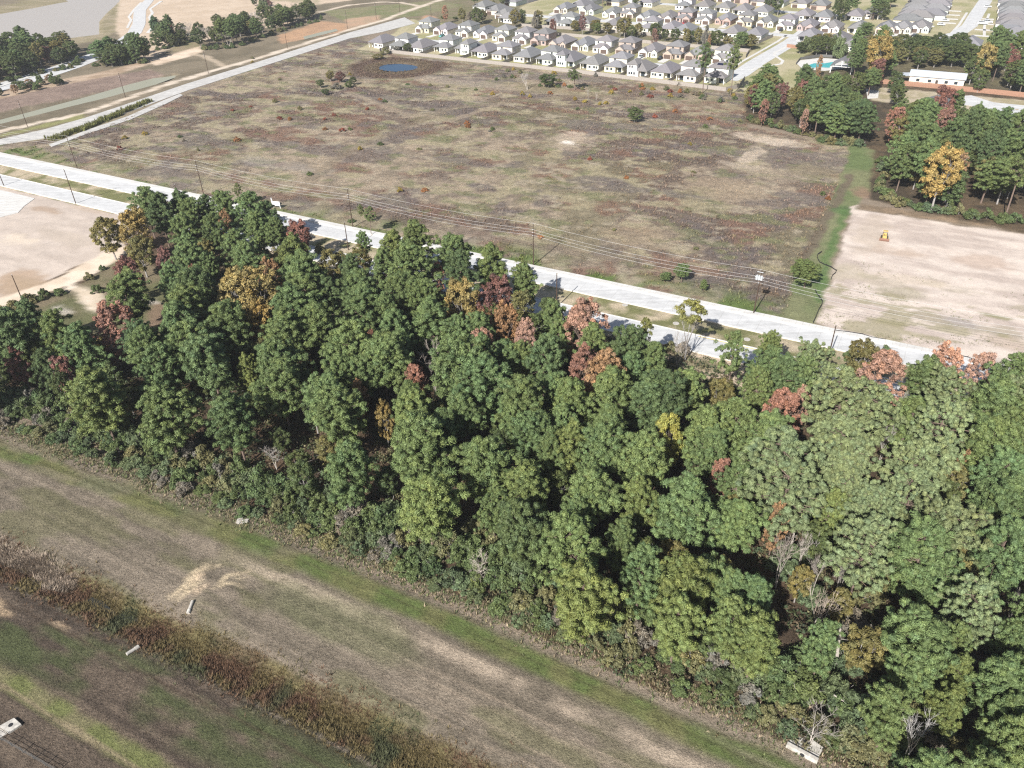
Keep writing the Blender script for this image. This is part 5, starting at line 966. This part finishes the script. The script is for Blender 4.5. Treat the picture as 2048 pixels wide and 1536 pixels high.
for a in ((884, 74, TL, 'teal car on a driveway in the second row, near its left end', ROW), (1068, 93, BK, 'black car on a driveway left of the red-brick garage house', ROW), (1281, 116, SV, 'silver car on a driveway in the second row, right half', ROW), (1320, 119, BK, 'black car beside the brick two-storey garage house', ROW), (1368, 48, RD, 'red car on a driveway in the fourth row', ROW), (1452, 52, SV, 'silver car on a fourth-row driveway', ROW), (1507, 56, BK, 'black car at the left of the fourth-row tan house', ROW), (1562, 62, BK, 'black car on the drive of the white corner house', ROW),
          (1832, 75, BK, 'large black pickup parked on the bending street', -ANG + 1.57, 1.25), (1852, 65, BK, 'dark car behind the large black pickup', -ANG + 1.57), (1882, 51, WH_, 'white car on a drive at the bend, nearest', -ANG + 1.57), (1890, 43, WH_, 'white car on the second drive up the bending street', -ANG + 1.57), (1895, 14, WH_, 'white van on an upper drive left of the bending street', -ANG + 1.57, 1.2), (1965, 49, WH_, 'white pickup on a drive right of the bending street', -ANG + 1.57, 1.25), (1975, 46, WH_, 'second white pickup right of the bending street', -ANG + 1.57, 1.25), (1975, 15, WH_, 'white car high up right of the bending street', -ANG + 1.57), (1278, 38, WH_, 'white car on the first far driveway', ROW)): car(*a)
def silt(pts, label):
    p = [at(*q) for q in pts]; b = MB()
    for q, r in zip(p[:-1], p[1:]):
        d = np.array([-(r - q)[1], (r - q)[0]]); d = d / (np.linalg.norm(d) + 1e-6) * .04
        h0, h1 = rnd(.28, .42), rnd(.28, .42); n0 = len(b.v)
        b.v += [(q[0] - d[0], q[1] - d[1], 0), (r[0] - d[0], r[1] - d[1], 0), (r[0] - d[0] * 3, r[1] - d[1] * 3, h1), (q[0] - d[0] * 3, q[1] - d[1] * 3, h0), (q[0] + d[0], q[1] + d[1], 0), (r[0] + d[0], r[1] + d[1], 0), (r[0], r[1], h1), (q[0], q[1], h0)]
        b.f += [tuple(n0 + i for i in t) for t in ((0, 1, 2, 3), (5, 4, 7, 6), (3, 2, 6, 7), (0, 3, 7, 4), (1, 5, 6, 2))]
    r_ = b.obj('silt_fence', M['silt']); tag(r_, label, 'silt fence', 'black silt fences')
    for q in p[::2]: MB().box(q[0] - .04, q[0] + .04, q[1] - .04, q[1] + .04, 0, .6).obj('stake', M['pole'], r_)
silt([(1643, 505), (1636, 509), (1634, 515), (1639, 525), (1652, 531), (1664, 536), (1673, 542), (1671, 547), (1665, 552), (1662, 560)], 'black silt fence winding down the grass path at the lot corner')
silt([(1630, 581), (1634, 588), (1638, 594), (1645, 603), (1644, 610), (1637, 622), (1632, 635), (1626, 647)], 'black silt fence dropping to the road left of the cleared lot')
silt([(1669, 662), (1695, 665), (1725, 670), (1745, 676), (1771, 680)], 'black silt fence beside the road at the lot, left piece'); silt([(1867, 703), (1900, 709), (1935, 716), (1958, 724), (2000, 733), (2048, 741), (2080, 748)], 'black silt fence beside the road at the lot, right piece')
for x, y in ((1494, 679), (1352, 647), (1250, 610)): p = at(x, y); MB_ = MB().tube((0, 0, -.05), (0, 0, .06), .75, .75, 18); tag(MB_.obj('manhole', M['old_conc'], loc=(p[0], p[1], .02)), f'round manhole on the grass median, {["right", "middle", "left"][[1494, 1352, 1250].index(x)]} one', 'manhole', 'median manholes'); MB().tube((p[0], p[1], .07), (p[0], p[1], .11), .5, .5, 16)
def block(name, label, x, y, rz, parts, cat, z=0.0):
    p = at(x, y); a, b = ab(p); r_ = empty(name, (p[0], p[1], float(zat(a, b)) + z), rz); tag(r_, label, cat)
    for nm, mb, mt in parts: mb.obj(nm, M[mt], r_)
rub = MB()
for i in range(16): x, y = rnd(-.9, .9), rnd(-.7, .7); s = rnd(.15, .4); rub.box(x - s, x + s, y - s * .8, y + s * .8, -.1, rnd(.12, .35))
block('concrete_rubble', 'white pile of broken concrete at the woodlot edge', 485, 1042, -.4, [('rubble', rub, 'rubble')], 'rubble')
block('culvert_headwall', 'pale concrete headwall with dark pipe hole at the bottom edge', 1606, 1502, -ANG - .12, [('apron', MB().prism([(-1.7, .3), (1.8, .3), (2.0, 1.7), (.4, 2.0), (-1.5, 2.4)], 0, .28), 'rubble'), ('wall', MB().box(-1.9, 1.9, -.75, -.3, -.2, .75), 'rubble'), ('slab', MB().box(-1.8, 1.85, -.3, .3, -.1, .42), 'old_conc'), ('pipe_mouth_dark', MB().tube((.1, -.80, .35), (.1, -.70, .35), .28, .28, 14), 'silt')], 'headwall')  # pipe hole is a solid black disc, its inner shade given as colour
block('inlet_box', 'square white concrete inlet with hole at the lower left corner', 22, 1452, -ANG + .1, [('slab', MB().prism([(-1.2, -.7), (.8, -.9), (1.3, .6), (-.4, .9)], 0, .35), 'rubble'), ('base', MB().prism([(-1.4, -1.6), (.2, -1.7), (.5, -.95), (-1.2, -.75)], -.2, .12), 'old_conc'), ('opening_dark', MB().tube((.1, 0, .34), (.1, 0, .37), .3, .3, 12), 'silt')], 'inlet')  # hole is a flat black disc on the slab, painted as the shade inside
def outfall(x0, y0, x1, y1, label):
    p, q = Vector(at(x0, y0)), Vector(at(x1, y1)); a, b = ab(p); z = float(zat(a, b)); a2, b2 = ab(q); z2 = float(zat(a2, b2)); r_ = empty('drain_pipe', (p.x, p.y, z)); tag(r_, label, 'drain pipe')
    d = q - p; MB().tube((0, 0, .22), (d.x, d.y, .18 + z2 - z), .24, .24, 12).obj('pipe', M['old_conc'], r_); MB().tube((d.x * .72, d.y * .72, .2 + (z2 - z) * .72), (d.x * 1.02, d.y * 1.02, .18 + z2 - z), .29, .29, 12).obj('pale_end', M['rubble'], r_)
outfall(254, 1310, 277, 1293, 'grey drain pipe with pale end lying on the near side of the ditch'); outfall(386, 1204, 376, 1226, 'pale drain pipe at the far side of the ditch below the straw patch')
p0, p1 = at(-60, 1444), at(115, 1545); r_ = empty('wire_fence', tuple(p0)); tag(r_, 'low dark wire fence crossing the bottom left corner', 'fence')
for i in range(9): q = p0 + (p1 - p0) * i / 8 - p0; MB().tube((q[0], q[1], 0), (q[0], q[1], 1.2), .05, .05, 6).obj('post', M['galv'], r_)
for z in (.35, .7, 1.05): q = p1 - p0; MB().tube((0, 0, z), (q[0], q[1], z), .02, .02, 4).obj('wire', M['galv'], r_)

# ------------------------------------------------------------------ a label that singles out each plant
MARKS = [('golden woodlot tree', 495, 586), ('tall pink tree by the near road', 1166, 645), ('red woodlot tree', 1167, 734), ('maroon pair near the road', 988, 604), ('leafless woodlot tree', 866, 724), ('rust tree at the clearing', 234, 654), ('bright yellow woodlot tree', 1340, 876), ('rust-brown woodlot tree', 1564, 820), ('round tan tree by the road', 1763, 748), ('thick dead trunk', 1590, 1050), ('white leafless trees', 1620, 1140), ('broken snag', 1676, 1280), ('concrete headwall', 1607, 1500), ('white rubble pile', 487, 1040), ('fallen white trunk', 530, 965),
         ('olive tree with orange top', 1908, 955), ('tall bare-stemmed roadside tree', 1381, 640), ('transformer pole', 1510, 590), ('rust-red tree amid pines', 835, 770), ('bulldozer', 1768, 470), ('golden tree by the sandy lot', 1885, 345), ('blue pond', 793, 133), ('swimming pool', 1645, 130), ('long pale-roofed building', 1868, 155), ('curved estate road', 275, 50), ('muddy lake', 120, 60), ('white signboard', 547, 412), ('pale sand spot in the field', 1138, 285), ('silty canal', 200, 195), ('graded building land', 500, 60), ('dark pole by the channel end', 863, 35), ('inlet at the lower left', 20, 1445), ('straw patch', 380, 1165), ('far side street', 1050, 20), ('tall twin pines at the field corner', 1435, 120), ('bending street', 1920, 50), ('pole in the middle field edge', 1067, 490), ('cul-de-sac', 2010, 225)]
ordw = ['nearest'] + ORD[1:] + [f'{t}-{o}' for t in ('twenty', 'thirty') for o in ORD[:9]]
bucket = {}
for q in PLANTS:
    x, y = q['px']; m_ = min(MARKS, key=lambda t: (t[1] - x) ** 2 + (1.4 * (t[2] - y)) ** 2); dx, dy = x - m_[1], 1.4 * (y - m_[2])
    side = ('right of' if dx > 0 else 'left of') if abs(dx) > abs(dy) else ('in front of' if dy > 0 else 'behind')
    sz = '' if q['k'] in 'suvwxqzh' else ('small ' if q['r'] < 2.2 else 'broad ' if q['r'] > 3.9 else '')
    key = (sz + q['words'], side, m_[0]); bucket.setdefault(key, []).append((dx * dx + dy * dy, q))
for (w_, side, mk), L in bucket.items():
    L.sort(key=lambda t: t[0])
    for i, (_, q) in enumerate(L):
        o = q['o']; nm = {'shrub': 'shrub', 'bush': 'bush'}.get(o.name.split('.')[0], 'tree')
        one = '' if len(L) == 1 else (' nearest' if i == 0 else f', {ordw[min(i, len(ordw) - 1)]} one')
        tag(o, f'{w_}{one} {side} the {mk}', nm, q['group'])
print('PLANTS', len(PLANTS))

# ------------------------------------------------------------------ thin winter haze over the whole place
hz = MB().box(-1500, 1500, -300, 1800, -6, 97).mesh('haze', None)
hm = bpy.data.materials.new('haze_air'); hm.use_nodes = True; hn = hm.node_tree
for n_ in list(hn.nodes):
    if n_.type == 'BSDF_PRINCIPLED': hn.nodes.remove(n_)
pv_ = hn.nodes.new('ShaderNodeVolumePrincipled'); pv_.inputs['Color'].default_value = (0.95, 0.97, 1.0, 1); pv_.inputs['Density'].default_value = 0.00015; pv_.inputs['Anisotropy'].default_value = 0.2
hn.links.new(pv_.outputs[0], hn.nodes['Material Output'].inputs['Volume']); hz.materials.append(hm)
tag(add('haze', hz), kind='stuff')
